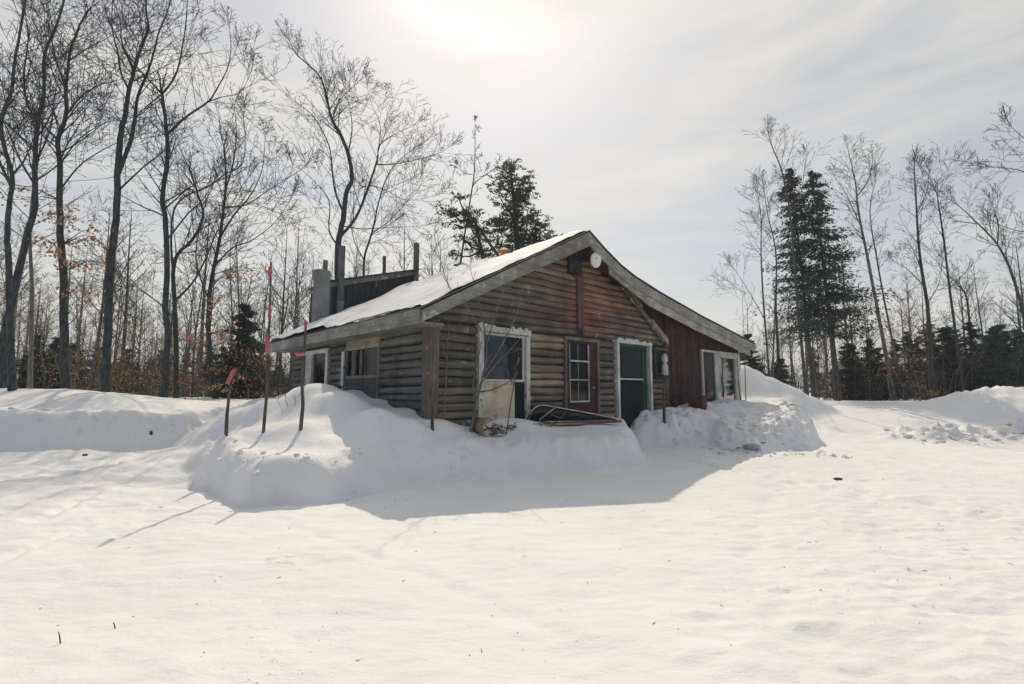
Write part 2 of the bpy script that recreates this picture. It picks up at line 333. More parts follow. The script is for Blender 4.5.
def axis(segs):
    out=[]
    for a,b,s in segs:
        n=max(1,int(round((b-a)/s))); out+=list(np.linspace(a,b,n,endpoint=False))
    out.append(segs[-1][1]); return np.array(out)
xs=axis([(-600,-150,60),(-150,-40,10),(-40,-16,1.2),(-16,-9.5,.16),(-9.5,9.5,.05),(9.5,19,.12),(19,40,1),(40,150,10),(150,600,60)])
ys=axis([(-300,-20,40),(-20,-2,2),(-2,1.4,.3),(1.4,6,.032),(6,15,.05),(15,24,.18),(24,60,1.2),(60,200,10),(200,900,70)])
GX,GY=np.meshgrid(xs,ys); Z=height(GX.ravel(),GY.ravel())
nx,ny=len(xs),len(ys)
co=np.stack([GX.ravel(),GY.ravel(),Z],1).astype(np.float32)
i=np.arange(nx-1)[None,:]+np.arange(ny-1)[:,None]*nx
q=np.stack([i,i+1,i+1+nx,i+nx],-1).reshape(-1,4).astype(np.int32)
me=bpy.data.meshes.new('snow_ground'); me.vertices.add(len(co)); me.vertices.foreach_set('co',co.ravel())
me.loops.add(q.size); me.loops.foreach_set('vertex_index',q.ravel()); me.polygons.add(len(q))
me.polygons.foreach_set('loop_start',np.arange(0,q.size,4,dtype=np.int32)); me.polygons.foreach_set('loop_total',np.full(len(q),4,dtype=np.int32))
me.polygons.foreach_set('use_smooth',np.ones(len(q),bool)); me.update(calc_edges=True); me.validate(); me.materials.append(M['snow'])
g=bpy.data.objects.new('snow_ground',me); col.objects.link(g)
tag(g,'snow covered yard with ploughed banks around the cabin','snow ground',kind='structure')

# loose crumbs of crusted snow, bark and chaff
rr=random.Random(3); mb=MB()
def clod(mb,x,y,r,c):
    z=gz(x,y); vs=[]
    for k in range(5):
        a=k*2*math.pi/5+rr.random(); q=r*rr.uniform(.6,1.2); vs.append((x+q*math.cos(a),y+q*math.sin(a),z-.004))
    vs.append((x+rr.uniform(-.3,.3)*r,y+rr.uniform(-.3,.3)*r,z+r*rr.uniform(.35,.8)))
    mb.add(vs,[(k,(k+1)%5,5) for k in range(5)],c)
for _ in range(1500):
    y=2.2+11*rr.random()**1.6; x=rr.uniform(-1.05,1.05)*y
    if float(fbm(np.array([x*.9]),np.array([y*1.3]),3,95)[0])<.22: continue
    clod(mb,x,y,rr.uniform(.003,.011),(1,1,1))
for _ in range(90):
    x=rr.uniform(4.2,7.0); y=rr.uniform(10.2,11.4); clod(mb,x,y,rr.uniform(.03,.09),(1,1,1))
for _ in range(60):
    x=rr.uniform(10.5,16); y=rr.uniform(12.6,14.2); clod(mb,x,y,rr.uniform(.03,.10),(1,1,1))
def chunk(mb,x,y,r):
    z=gz(x,y)+r*rr.uniform(-.15,.3); vs=[]; o=(rr.uniform(.8,1.3),rr.uniform(.7,1.1),rr.uniform(.5,.85)); j=[[rr.uniform(.75,1.2) for k in range(7)] for q in range(3)]
    for q,ph in enumerate((-.7,0,.75)):
        for k in range(7):
            a=2*math.pi*k/7+q*.4; R_=r*j[q][k]; vs.append((x+R_*math.cos(a)*math.cos(ph)*o[0],y+R_*math.sin(a)*math.cos(ph)*o[1],z+R_*math.sin(ph)*o[2]))
    vs+= [(x,y,z-r*.7),(x+.1*r,y,z+r*.8*o[2])]
    fs=[(q*7+k,q*7+(k+1)%7,(q+1)*7+(k+1)%7,(q+1)*7+k) for q in range(2) for k in range(7)]+[(k,21,(k+1)%7) for k in range(7)]+[(14+k,14+(k+1)%7,22) for k in range(7)]
    mb.add(vs,fs)
for _ in range(150): 
    t=rr.random(); x=3.2+5.3*t; chunk(mb,x,rr.gauss(12.3+.2*t if x<4.6 else 11.5 if x<6.4 else 11.7+(x-6.4)*1.25,.35)+.25,rr.uniform(.03,.13)*rr.uniform(.6,1))
for _ in range(110): chunk(mb,rr.uniform(10.8,16.5),rr.gauss(13.9,.4),rr.uniform(.03,.15))
for _ in range(46): x=rr.uniform(-4.6,-2.0); chunk(mb,x,5.9+abs(x+2.8)*.85+rr.gauss(.1,.18),rr.uniform(.012,.05))
for _ in range(40): chunk(mb,rr.uniform(-13,-7.6),rr.gauss(10.9,.35),rr.uniform(.02,.07))
tag(mb.build('snow_crumbs',M['snow']),'loose crumbs of crusted snow scattered over the yard','snow crumbs',kind='stuff')
mb=MB()
for _ in range(150):
    y=2.6+10*rr.random()**1.2; x=rr.uniform(-1,1)*y; z=gz(x,y); a=rr.uniform(0,6.28); l=rr.uniform(.006,.032)
    mb.tube([(x,y,z+.002),(x+l*math.cos(a),y+l*math.sin(a),z+rr.uniform(.002,.010))],rr.uniform(.001,.0022),4)
tag(mb.build('bark_litter',M['twig']),'scraps of bark and broken twigs lying on the snow','litter',kind='stuff')

# ------------------------------------------------------------------ the cabin
cabin=empty('log_cabin',(CX,CY,0),A,'weathered brown log cabin with a red boarded annex and snow on its roof','cabin')
rc=random.Random(11)
RP=[(3.82,4.96),(4.39,4.66),(5.01,4.38),(5.63,4.19),(6.77,3.95),(8.92,3.57),(10.88,3.28),(12.75,2.99)]
def rtop(u):
    if u<=3.82: return 2.72+(u+.45)*.5246
    for (a,b),(c,d) in zip(RP,RP[1:]):
        if u<=c: return b+(d-b)*(u-a)/(c-a)
    return RP[-1][1]
def mix(a,b,t): return tuple(a[i]*(1-t)+b[i]*t for i in range(3))
GREY=(.155,.142,.118); TAN=(.34,.265,.175); DRK=(.045,.047,.042); RED=(.23,.09,.065); OCH=(.29,.185,.12)
def lognoise(u,z): return float(fbm(np.array([u*.5]),np.array([z*2.2]),3,91)[0])
def wallcol(u,z,base):
    c=base; n=lognoise(u,z)
    # red stain run down from the peak, worn ochre streaks (real stain on the timber)
    if z>2.6:
        s=max(0,1-abs(u-4.6)/3.0)*min(1,(z-2.5)/.5); c=mix(c,RED,max(0,min(.85,s*(.75+.9*n))))
        s=max(0,1-abs(u-4.7)/1.2)*max(0,1-abs(z-3.75)/.5); c=mix(c,OCH,.8*s)
        if u<3.6: c=mix(c,DRK,max(0,min(.75,.35+1.2*n)))
    return c
def logrow(mb,u0,u1,z,r,base,bulge=1.25):
    n=max(2,int((u1-u0)/.22)); pr=7; vs=[];cs=[]
    ph=rc.random()*9
    for i in range(n+1):
        u=u0+(u1-u0)*i/n; wob=.010*math.sin(u*2.3+ph)+.006*math.sin(u*6.1+ph*2); rr_=r*(1+.05*math.sin(u*1.7+ph))
        c=wallcol(u,z,base)
        for k in range(pr):
            a=math.pi*k/(pr-1); vs.append((u,.03-rr_*bulge*math.sin(a),z+wob-rr_*math.cos(a))); cs.append(c)
    fs=[(i*pr+k,(i+1)*pr+k,(i+1)*pr+k+1,i*pr+k+1) for i in range(n) for k in range(pr-1)]
    fs+=[tuple(range(pr)),tuple((n)*pr+k for k in range(pr))[::-1]]
    mb.add(vs,fs,cs)
fw=MB()
z=.30; st=.158
while z<2.60:
    for (a,b) in ((.10,.985),(2.315,3.385),(4.635,5.275),(6.835,7.64)):
        base=mix(mix(GREY,TAN,rc.uniform(0,.55)),DRK,rc.uniform(0,.35))
        if a==2.315: base=mix(mix(GREY,TAN,.55),TAN,rc.uniform(.0,.5)) if z>1.2 else mix(GREY,TAN,rc.uniform(.1,.7))
        if a==2.315 and rc.random()<.25: base=mix(base,DRK,.6)
        logrow(fw,a,b,z,st*.475*rc.uniform(.96,1.02),mix(base,DRK,rc.uniform(0,.35)))
    z+=st*.5; st=.158*rc.uniform(.86,1.13); z+=st*.5
z=2.70
while z<4.62:
    ul=max(-.02,(z+.19-2.72)/.5246-.45); ur=min(7.64,5.78+(4.0-z)/.681)
    while rtop(ur)-.19<z and ur>4: ur-=.04
    base=mix(mix(GREY,TAN,rc.uniform(0,.6)),DRK,rc.uniform(0,.5))
    for (a,b) in ((ul,3.90),(4.13,ur)):
        if b-a>.08: logrow(fw,a,b,z,.067,mix(base,GREY,rc.random()*.4),.75)
    z+=.142*rc.uniform(.96,1.04)
front=fw.build('gable_wall',M['logs'],cabin,True)
mod=front.modifiers.new('e','EDGE_SPLIT'); mod.split_angle=R(50)
# sheathing behind the logs with real openings
def panels(mb,u0,u1,z0,ztopf,ops,y0,y1,c=(.03,.03,.028)):
    us=sorted({u0,u1,*[o[0] for o in ops],*[o[1] for o in ops]})
    fine=[]
    for a,b in zip(us,us[1:]):
        n=max(1,int((b-a)/.5)); fine+=[a+(b-a)*i/n for i in range(n)]
    fine.append(us[-1])
    for a,b in zip(fine,fine[1:]):
        mid=(a+b)/2; o=[o for o in ops if o[0]<mid<o[1]]
        if o: 
            mb.prism([(a,z0),(b,z0),(b,o[0][2]),(a,o[0][2])],y0,y1,c); mb.prism([(a,o[0][3]),(b,o[0][3]),(b,ztopf(b)),(a,ztopf(a))],y0,y1,c)
        else: mb.prism([(a,z0),(b,z0),(b,ztopf(b)),(a,ztopf(a))],y0,y1,c)
mb=MB()
panels(mb,.02,7.70,-.1,lambda u:rtop(u)-.16,[(1.05,2.25,.5,2.5),(3.48,4.55,.5,2.5),(5.38,6.72,.5,2.56)],.03,.12)
panels(mb,7.70,12.42,-.1,lambda u:rtop(u)-.16,[(9.88,12.3,1.0,2.58)],.08,.16)
mb.build('wall_sheathing',M['dark'],cabin)
# side wall, facing left
sw=MB()
def siderow(mb,v0,v1,z,r,base):
    n=max(2,int((v1-v0)/.25)); pr=7; vs=[];cs=[]; ph=rc.random()*9
    for i in range(n+1):
        v=v0+(v1-v0)*i/n; wob=.012*math.sin(v*1.9+ph)+.006*math.sin(v*5+ph); rr_=r*(1+.06*math.sin(v*1.3+ph))
        for k in range(pr):
            a=math.pi*k/(pr-1); vs.append((.03-rr_*1.25*math.sin(a),v,z+wob-rr_*math.cos(a))); cs.append(base)
    fs=[(i*pr+k,i*pr+k+1,(i+1)*pr+k+1,(i+1)*pr+k) for i in range(n) for k in range(pr-1)]
    fs+=[tuple(range(pr))[::-1],tuple(n*pr+k for k in range(pr))]
    mb.add(vs,fs,cs)
z=.30
while z<2.72:
    for (a,b) in ((.13,1.78),(3.46,4.38),(5.82,6.85)):
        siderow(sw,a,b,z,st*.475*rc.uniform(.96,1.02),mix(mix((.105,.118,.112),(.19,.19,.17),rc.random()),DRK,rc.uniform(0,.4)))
    z+=st*.5; st=.158*rc.uniform(.86,1.13); z+=st*.5
side=sw.build('side_wall',M['logs_side'],cabin,True); mod=side.modifiers.new('e','EDGE_SPLIT'); mod.split_angle=R(50)
mb=MB(); blk=(.03,.03,.028)
for (a,b,z0,z1) in ((.13,1.9,-.1,2.9),(1.9,3.3,-.1,1.70),(1.9,3.3,2.26,2.9),(3.3,4.62,-.1,2.9),(4.62,5.4,-.1,.6),(4.62,5.4,2.30,2.9),(5.4,6.9,-.1,2.9)):
    mb.box(.03,.12,a,b,z0,z1,blk)
mb.build('side_sheathing',M['dark'],cabin)
# rear, far side and floor closing the rooms
mb=MB(); mb.prism([(.12,0),(12.5,0)]+[(u,rtop(u)-.12) for u in (12.5,10.88,8.92,6.77,5.63,5.01,4.39,3.82,.12)],6.9,7.0); mb.box(12.44,12.52,.18,6.9,0,2.86); mb.box(7.6,7.68,.2,6.9,0,3.4)
mb.build('rear_wall',M['interior'],cabin)
mb=MB(); mb.box(.13,12.43,.17,6.88,.3,.4); mb.build('floor',M['interior'],cabin)
# corner post and uprights
mb=MB(); mb.box(-.10,.12,-.09,.12,.2,2.62,(.15,.125,.10)); mb.build('corner_post',M['upright'],cabin)
mb=MB(); mb.box(3.90,4.12,-.055,.03,2.80,4.10,(.13,.075,.065)); mb.build('gable_post',M['upright'],cabin)
mb=MB(); mb.box(7.60,7.72,-.07,.08,.3,2.95,(.10,.09,.075)); mb.build('end_trim',M['upright'],cabin)
# diagonal slabs that once capped the log gable's right slope
def plank(mb,a,b,h,y0,y1,c,h2=None):
    h2=h if h2 is None else h2
    mb.prism([(a[0],a[1]-h),(b[0],b[1]-h2),(b[0],b[1]),(a[0],a[1])],y0,y1,c)
mb=MB(); plank(mb,(5.55,4.17),(7.5,2.84),.15,-.10,-.055,(.17,.155,.11)); plank(mb,(6.9,3.30),(7.66,2.82),.16,-.14,-.102,(.27,.25,.20)); plank(mb,(5.80,4.07),(6.42,3.62),.09,-.15,-.105,(.33,.24,.14))
mb.build('gable_trim',M['rake'],cabin)
# annex boards
mb=MB(); u=7.73; rb=random.Random(4)
def annexboard(u0,u1,zb,zt0,zt1,c,y=.0):
    mb.prism([(u0,zb),(u1,zb),(u1,zt1),(u0,zt0)],y,.075,c)
while u<12.42:
    w=min(rb.uniform(.13,.20),12.43-u); c=mix((.085,.036,.033),(.050,.030,.028),rb.random())
    if rb.random()<.12: c=mix(c,(.045,.045,.045),.6)
    y=rb.uniform(-.004,.012)
    if 9.74<u+w/2<12.5: annexboard(u,u+w-.006,2.70,rtop(u)-.3,rtop(u+w)-.3,c,y)
    else:
        zj=3.0+rb.uniform(-.02,.02); annexboard(u,u+w-.006,.3,zj,zj,c,y); annexboard(u,u+w-.006,zj+.006,rtop(u)-.3,rtop(u+w)-.3,mix(c,(.10,.03,.03),.3),y-.02)
    u+=w
# boards over the log gable
u=5.4
while u<7.72:
    w=rb.uniform(.14,.2); zb=max(2.8,4.0-(u-5.78)*.681-.12)
    c=mix((.045,.030,.028),(.07,.03,.028),rb.random())
    if rtop(u)-.34>zb: annexboard(u,u+w-.006,zb,rtop(u)-.3,rtop(u+w)-.3,c,.028)
    u+=w
mb.build('annex_wall',M['boards'],cabin)
mb=MB(); mb.box(12.43,12.52,-.02,.18,.3,2.85,(.5,.49,.45)); mb.build('corner_board',M['peel2'],cabin)
# roof deck
mb=MB(); v0,v1=-.43,7.62
pts=[(-.47,2.70),(3.82,4.95)]+[(a,b-.01) for a,b in RP[1:]]
for a,b in zip(pts,pts[1:]): mb.prism([(a[0],a[1]-.07),(b[0],b[1]-.07),b,a],v0,v1)
roof=mb.build('roof',M['shingle'],cabin)
mb=MB(); pts2=[(-.50,2.715)]+[(a,b+.012) for a,b in RP]
for a,b in zip(pts2,pts2[1:]): mb.prism([(a[0],a[1]-.018),(b[0],b[1]-.018),b,a],-.50,7.68)
mb.build('shingle_edge',M['shingle'],roof)
FG=(.25,.245,.22)
mb=MB(); plank(mb,(-.47,2.68),(1.6,3.775),.20,-.475,-.434,FG,.26); plank(mb,(1.605,3.778),(3.82,4.93),.26,-.475,-.434,mix(FG,(.14,.10,.10),.35),.33); mb.build('rake_board',M['rake'],cabin)
mb=MB()
for a,b in zip(RP,RP[1:]): plank(mb,(a[0]+.003,a[1]-.03),(b[0],b[1]-.03),.27 if b[0]<6 else .245,-.475,-.434,mix(FG,(.30,.29,.25),rc.random()))
mb.build('rake_board',M['rake'],cabin)
mb=MB(); LP=[(4.62,4.29),(6.3,3.78),(8.9,3.32),(10.88,3.03),(12.40,2.79)]
for i_,(a,b) in enumerate(zip(LP,LP[1:])):
    plank(mb,(a[0]+.003,a[1]),(b[0],b[1]),.23 if i_ else .17,-.430,-.395,mix((.40,.37,.30),(.30,.28,.24),rc.random()),.23)
mb.build('lower_rake_board',M['rake'],cabin)
mb=MB()
vv=[-.43,1.9,4.3,6.0,7.6]
for a,b in zip(vv,vv[1:]):
    s=rc.uniform(-.01,.01); mb.box(-.51,-.475,a+.004,b,2.47+s,2.695,mix((.20,.20,.185),(.30,.29,.26),rc.random()))
mb.build('eave_board',M['rake_side'],cabin)
mb=MB(); mb.box(-.46,0.0,-.40,7.58,2.47,2.50,(.22,.21,.19)); mb.build('soffit',M['rake_side'],cabin)
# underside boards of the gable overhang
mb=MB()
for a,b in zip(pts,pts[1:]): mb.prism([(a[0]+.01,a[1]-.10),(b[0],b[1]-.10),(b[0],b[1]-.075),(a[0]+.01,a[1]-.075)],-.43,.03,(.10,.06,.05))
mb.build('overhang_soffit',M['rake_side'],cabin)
# icicles of frost along the eave
# ---- opening 1: white peeling frame, dark sash above plywood
def frame(mb,u0,u1,z0,z1,w,y0,y1,c,bottom=False,wt=None):
    wt=wt or w
    mb.box(u0,u0+w,y0,y1,z0,z1-wt,c); mb.box(u1-w,u1,y0,y1,z0,z1-wt,c); mb.box(u0-.02,u1+.02,y0-.01,y1,z1-wt+.002,z1,c)
    if bottom: mb.box(u0+w,u1-w,y0,y1,z0,z0+w,c)
WHT=(.54,.53,.48)
def obj(mb,n,m,p,s=False): return mb.build(n,m,p,s)
mb=MB(); frame(mb,.99,2.31,.3,2.60,.10,-.115,.02,WHT,wt=.11); d1=obj(mb,'boarded_window',M['peel'],cabin); tag(d1,'peeling white frame with dark glass over bare plywood')
mb=MB(); frame(mb,1.10,2.20,1.55,2.48,.045,-.06,.02,WHT,True); obj(mb,'sash',M['peel2'],d1)
mb=MB(); mb.box(1.145,2.155,-.03,-.024,1.595,2.435); obj(mb,'pane',M['glass'],d1)
mb=MB(); mb.box(1.10,1.92,-.07,-.03,.3,1.545,(.52,.45,.33)); obj(mb,'plywood_panel',M['ply'],d1)
mb=MB(); mb.box(1.925,2.205,-.05,.0,.3,1.545,(.016,.032,.028)); mb.box(1.95,2.18,-.058,-.051,.5,1.50,(.012,.024,.022)); obj(mb,'lower_panel',M['green'],d1)
mb=MB(); mb.box(1.12,2.1,-.02,.01,1.80,1.84,(.2,.2,.2)); mb.box(1.2,2.15,.25,.3,.5,1.85,(.10,.12,.12)); obj(mb,'inner_shelf',M['darkcloth'],d1)
# lumps of crusted snow left on the header
def headsnow(u0,u1,z,y,par,seed):
    r_=random.Random(seed); mb=MB()
    u=u0
    while u<u1:
        w=r_.uniform(.05,.18); h=r_.uniform(.02,.07)
        if r_.random()<.7:
            n=6; vs=[];
            for k in range(n): a=2*math.pi*k/n; vs.append((u+w/2+w/2*math.cos(a),y+.045*math.sin(a),z))
            for k in range(n): a=2*math.pi*k/n; vs.append((u+w/2+w/3*math.cos(a),y+.03*math.sin(a),z+h*r_.uniform(.6,1)))
            mb.add(vs,[(k,(k+1)%n,(k+1)%n+n,k+n) for k in range(n)]+[tuple(range(n,2*n))])
        u+=w*.8
    o=mb.build('snow_cap',M['roofsnow'],None,True); o.location=(CX,CY,0); o.rotation_euler=(0,0,A); return o
tag(headsnow(.98,2.32,2.602,-.07,None,2),'crusted snow lumps on the header of the peeling window frame','snow cap',kind='stuff')
tag(headsnow(5.35,6.78,2.642,-.08,None,3),'crusted snow lumps on the header of the right hand doorway','snow cap',kind='stuff')
# ---- opening 2: dark red door
DR=(.085,.034,.036)
mb=MB(); frame(mb,3.40,4.62,.3,2.58,.07,-.09,.02,(.15,.13,.12),wt=.08); d2=obj(mb,'front_door',M['upright'],cabin); tag(d2,'dark red door with a tall narrow paned light')
mb=MB(); mb.box(3.475,3.60,-.045,.01,.3,2.495,DR); mb.box(4.28,4.545,-.045,.01,.3,2.495,mix(DR,(.08,.03,.03),.5)); mb.box(3.602,4.278,-.045,.01,2.44,2.495,DR); mb.box(3.602,4.278,-.045,.01,.3,1.12,DR)
mb.box(3.66,4.22,-.055,-.047,.5,1.02,mix(DR,(.06,.02,.02),.4)); lf=obj(mb,'door_leaf',M['redpaint'],d2)
mb=MB(); mb.box(3.60,4.28,-.055,-.015,1.12,1.155,WHT); mb.box(3.60,4.28,-.055,-.02,2.03,2.065,WHT); mb.box(3.60,4.28,-.05,-.02,1.61,1.635,(.45,.45,.42)); mb.box(3.60,3.615,-.05,-.02,1.157,2.44,WHT); mb.box(4.265,4.28,-.05,-.02,1.157,2.44,WHT)
mb.box(3.92,3.935,-.02,-.005,1.16,2.43,(.3,.3,.28)); obj(mb,'glazing_bar',M['peel2'],d2)
mb=MB(); mb.box(3.617,4.263,-.012,-.006,1.157,2.44); obj(mb,'pane',M['glass'],d2)
mb=MB()
def drape(mb,u0,u1,z0,z1,y,c=(1,1,1),amp=.02,fr=34):
    n=max(4,int((u1-u0)*40)); vs=[]
    for i in range(n+1):
        u=u0+(u1-u0)*i/n
        for zz in (z0,z1): vs.append((u,y+amp*math.sin(u*fr)*(1 if zz==z0 else .6),zz))
    mb.add(vs,[(2*i,2*i+2,2*i+3,2*i+1) for i in range(n)],c)
drape(mb,3.90,4.05,1.66,2.42,.06); drape(mb,3.63,3.88,1.17,1.52,.07,amp=.01); drape(mb,4.1,4.25,1.25,1.6,.07,amp=.01); obj(mb,'pane_backing',M['cloth'],d2,True)  # curtain strip; the low drapes are added for the bright reflection at the bottom
mb=MB(); mb.tube([(4.36,-.05,1.45),(4.36,-.10,1.45)],.028,8); mb.tube([(4.36,-.10,1.45),(4.36,-.13,1.45)],[.035,.030],10); obj(mb,'door_knob',M['galv'],lf)
# ---- opening 3: white jambs with green lining
mb=MB(); frame(mb,5.29,6.82,.3,2.64,.085,-.125,.02,(.60,.59,.54),wt=.08); d3=obj(mb,'side_doorway',M['peel2'],cabin); tag(d3,'white framed doorway with green inner lining and half glazed leaf')
GR=(.05,.095,.06)
mb=MB(); mb.box(5.378,5.45,-.07,.02,.3,2.555,GR); mb.box(6.50,6.73,-.04,.02,.3,2.555,GR); mb.box(6.60,6.66,-.085,-.071,.3,2.5,mix(GR,(.2,.3,.2),.3)); mb.box(5.452,6.498,-.07,.02,2.49,2.555,GR); obj(mb,'lining',M['green'],d3)
mb=MB(); mb.box(5.452,6.498,-.04,.0,.3,1.655,(.016,.021,.023)); mb.box(5.452,6.498,-.055,-.01,1.657,1.69,(.55,.55,.5)); mb.box(5.56,6.40,-.048,-.041,.6,1.5,(.020,.025,.027)); obj(mb,'door_leaf',M['green'],d3)
mb=MB(); mb.box(5.452,6.498,-.02,-.014,1.69,2.49); obj(mb,'pane',M['glass'],d3)
mb=MB(); drape(mb,5.5,6.0,1.72,2.46,.08); drape(mb,6.2,6.45,1.72,2.46,.08); obj(mb,'pane_backing',M['darkcloth'],d3,True)
# ---- annex window
mb=MB(); wf=(.52,.51,.46)
mb.box(9.76,9.84,-.05,.06,1.0,2.66,wf); mb.box(9.842,12.40,-.05,.06,2.60,2.66,wf); mb.box(12.30,12.40,-.05,.06,1.0,2.598,wf); mb.box(10.62,10.80,-.045,.06,1.0,2.598,wf)
mb.box(10.802,12.298,-.045,.06,2.47,2.598,wf); mb.box(9.842,12.298,-.06,.06,.95,1.0,wf); mb.box(12.08,12.298,-.04,.06,1.002,2.468,mix(wf,(.3,.29,.26),.4)); aw=obj(mb,'wide_window',M['peel2'],cabin); tag(aw,'wide white framed window with one dark and one bright pane')
mb=MB(); mb.box(9.842,10.618,.0,.006,1.0,2.598); obj(mb,'side_pane',M['glass'],aw)
mb=MB(); mb.box(10.802,12.078,.0,.006,1.0,2.468); obj(mb,'pane',M['glass_bright'],aw)
mb=MB(); drape(mb,9.9,10.6,1.0,2.58,.12,amp=.03,fr=24); obj(mb,'side_curtain',plain('teal_curtain',(.06,.085,.085),.9),aw,True)
mb=MB(); drape(mb,10.65,12.2,1.0,2.52,.04,amp=.008,fr=15); obj(mb,'pane_backing',M['cloth'],aw,True)  # pale sheet added behind the pane to stand in for its bright reflection
# ---- side window and door (left facing wall)
mb=MB(); c=(.20,.19,.16)
mb.box(-.06,.02,1.78,1.86,1.0,2.34,c); mb.box(-.06,.02,3.34,3.44,1.0,2.34,c); mb.box(-.065,.02,1.80,3.42,2.26,2.34,(.32,.30,.25)); mb.box(-.065,.02,1.862,3.338,1.64,1.70,c); mb.box(-.05,.02,2.62,2.67,1.702,2.258,c)
s1=obj(mb,'side_window',M['upright'],cabin)
mb=MB(); mb.box(-.012,-.006,1.862,3.338,1.702,2.258); obj(mb,'pane',M['glass'],s1)
mb=MB(); mb.box(-.055,-.0,1.862,3.338,.4,1.638,(.085,.09,.09)); obj(mb,'lower_board',M['green'],s1)
mb=MB(); mb.box(-.04,.02,1.80,3.42,2.342,2.47,(.33,.26,.18)); obj(mb,'header_board',M['rake_side'],s1)
mb=MB(); mb.box(-.105,-.075,3.37,3.50,1.50,2.25,(.62,.62,.58)); mb.box(-.09,-.075,3.42,3.46,1.0,1.5,(.5,.5,.47)); obj(mb,'notice_board',M['peel'],cabin)
mb=MB(); c=(.60,.59,.54)
mb.box(-.07,.02,4.38,4.52,.9,2.30,c); mb.box(-.07,.02,5.42,5.82,.9,2.30,mix(c,(.4,.4,.36),.4)); mb.box(-.08,.02,4.36,5.84,2.302,2.40,c); mb.box(-.06,.02,4.522,5.418,.9,1.0,c); s2=obj(mb,'side_door',M['peel2'],cabin)
mb=MB(); mb.box(-.01,.0,4.522,5.418,1.0,2.30); obj(mb,'pane',M['glass'],s2)
mb=MB(); mb.box(.04,.06,4.5,5.42,.9,2.3); obj(mb,'blind',M['darkcloth'],s2)
# ---- peak: black bird-nest vent hole, dish, wires
mb=MB(); mb.box(3.60,4.02,-.08,.04,4.05,4.50,(1,1,1)); mb.prism([(3.45,4.50),(4.1,4.50),(4.05,4.62),(3.75,4.55)],-.07,.03)
for k in range(14):
    a=(rc.uniform(3.6,4.0),-.10,rc.uniform(4.0,4.5)); b=(a[0]+rc.uniform(-.15,.15),-.09-rc.random()*.1,a[2]+rc.uniform(-.2,.15)); mb.tube([a,b],.012,4)
obj(mb,'gable_vent',M['dark'],cabin)
mb=MB(); n=20; ctr=Vector((4.13,-.42,4.36)); nrm=Vector((-.35,-.92,-.12)).normalized(); ax=nrm.cross(Vector((0,0,1))).normalized(); ay=ax.cross(nrm)
vs=[tuple(ctr+nrm*.02)]
for ring,(r_,dz) in enumerate(((.07,.022),(.145,.010),(.165,-.005),(.160,-.03))):
    for k in range(n): a=2*math.pi*k/n; vs.append(tuple(ctr+ax*(r_*.86*math.cos(a))+ay*(r_*1.12*math.sin(a))+nrm*dz))
vs.append(tuple(ctr-nrm*.06))
fs=[(0,1+k,1+(k+1)%n) for k in range(n)]
for q_ in range(3): fs+=[(1+q_*n+k,1+(q_+1)*n+k,1+(q_+1)*n+(k+1)%n,1+q_*n+(k+1)%n) for k in range(n)]
fs+=[(1+3*n+k,len(vs)-1,1+3*n+(k+1)%n) for k in range(n)]
mb.add(vs,fs); ds=obj(mb,'dish',M['white'],cabin,True); tag(ds,'round white dish hung under the peak of the gable')
mb=MB(); mb.tube([ctr-nrm*.05,(4.05,-.12,4.36),(4.0,0,4.36)],.02,6); mb.tube([ctr+ay*.03+nrm*.022,ctr+ay*.03+nrm*.03],.014,8); obj(mb,'bracket',M['dark'],ds)
mb=MB(); mb.tube([(4.3,-.1,4.32),(4.45,-.12,4.18),(4.55,-.08,4.02),(4.75,-.09,3.95),(5.0,-.10,3.86),(5.4,-.08,3.80)],.009,4); mb.tube([(3.95,-.1,4.05),(4.12,-.14,4.10),(4.05,-.12,4.22)],.008,4); obj(mb,'cable',M['rope'],cabin)
# ---- sheet shelf with enamel jug by the third doorway
mb=MB(); mb.box(6.93,7.56,-.16,-.06,1.72,1.765,(.05,.055,.05)); mb.box(6.93,6.98,-.16,-.06,1.766,2.48,(.07,.07,.06)); mb.box(7.50,7.56,-.16,-.06,1.766,2.48,(.07,.07,.06)); mb.box(6.981,7.499,-.075,-.06,1.766,2.48,(.03,.035,.035))
mb.box(6.93,7.56,-.17,-.06,2.482,2.52,(.12,.11,.09)); shf=obj(mb,'wall_niche',M['upright'],cabin)
def lathe(mb,x,y,prof,n=14):
    b=len(mb.v); m_=len(prof); vs=[]
    for (r_,z_) in prof:
        for k in range(n): a=2*math.pi*k/n; vs.append((x+r_*math.cos(a),y+r_*math.sin(a),z_))
    fs=[(i*n+k,i*n+(k+1)%n,(i+1)*n+(k+1)%n,(i+1)*n+k) for i in range(m_-1) for k in range(n)]
    fs+=[tuple(range(n))[::-1],tuple((m_-1)*n+k for k in range(n))]
    mb.add(vs,fs)
lan=empty('hanging_lantern',W(7.32,-.20,1.80),A,'pale enamel lantern hung on the log wall beside the white doorway','lantern')
mb=MB(); lathe(mb,0,0,[(.06,0),(.085,.01),(.09,.25),(.055,.30),(.05,.34),(.085,.38),(.09,.50),(.05,.56),(.02,.60)]); obj(mb,'body',M['enamel'],lan,True)
mb=MB(); mb.tube([(-.04,0,.58),(0,0,.68),(.04,0,.58)],.006,5); mb.tube([(0,0,.66),(0,.14,.70)],.006,5); obj(mb,'handle',M['dark'],lan)

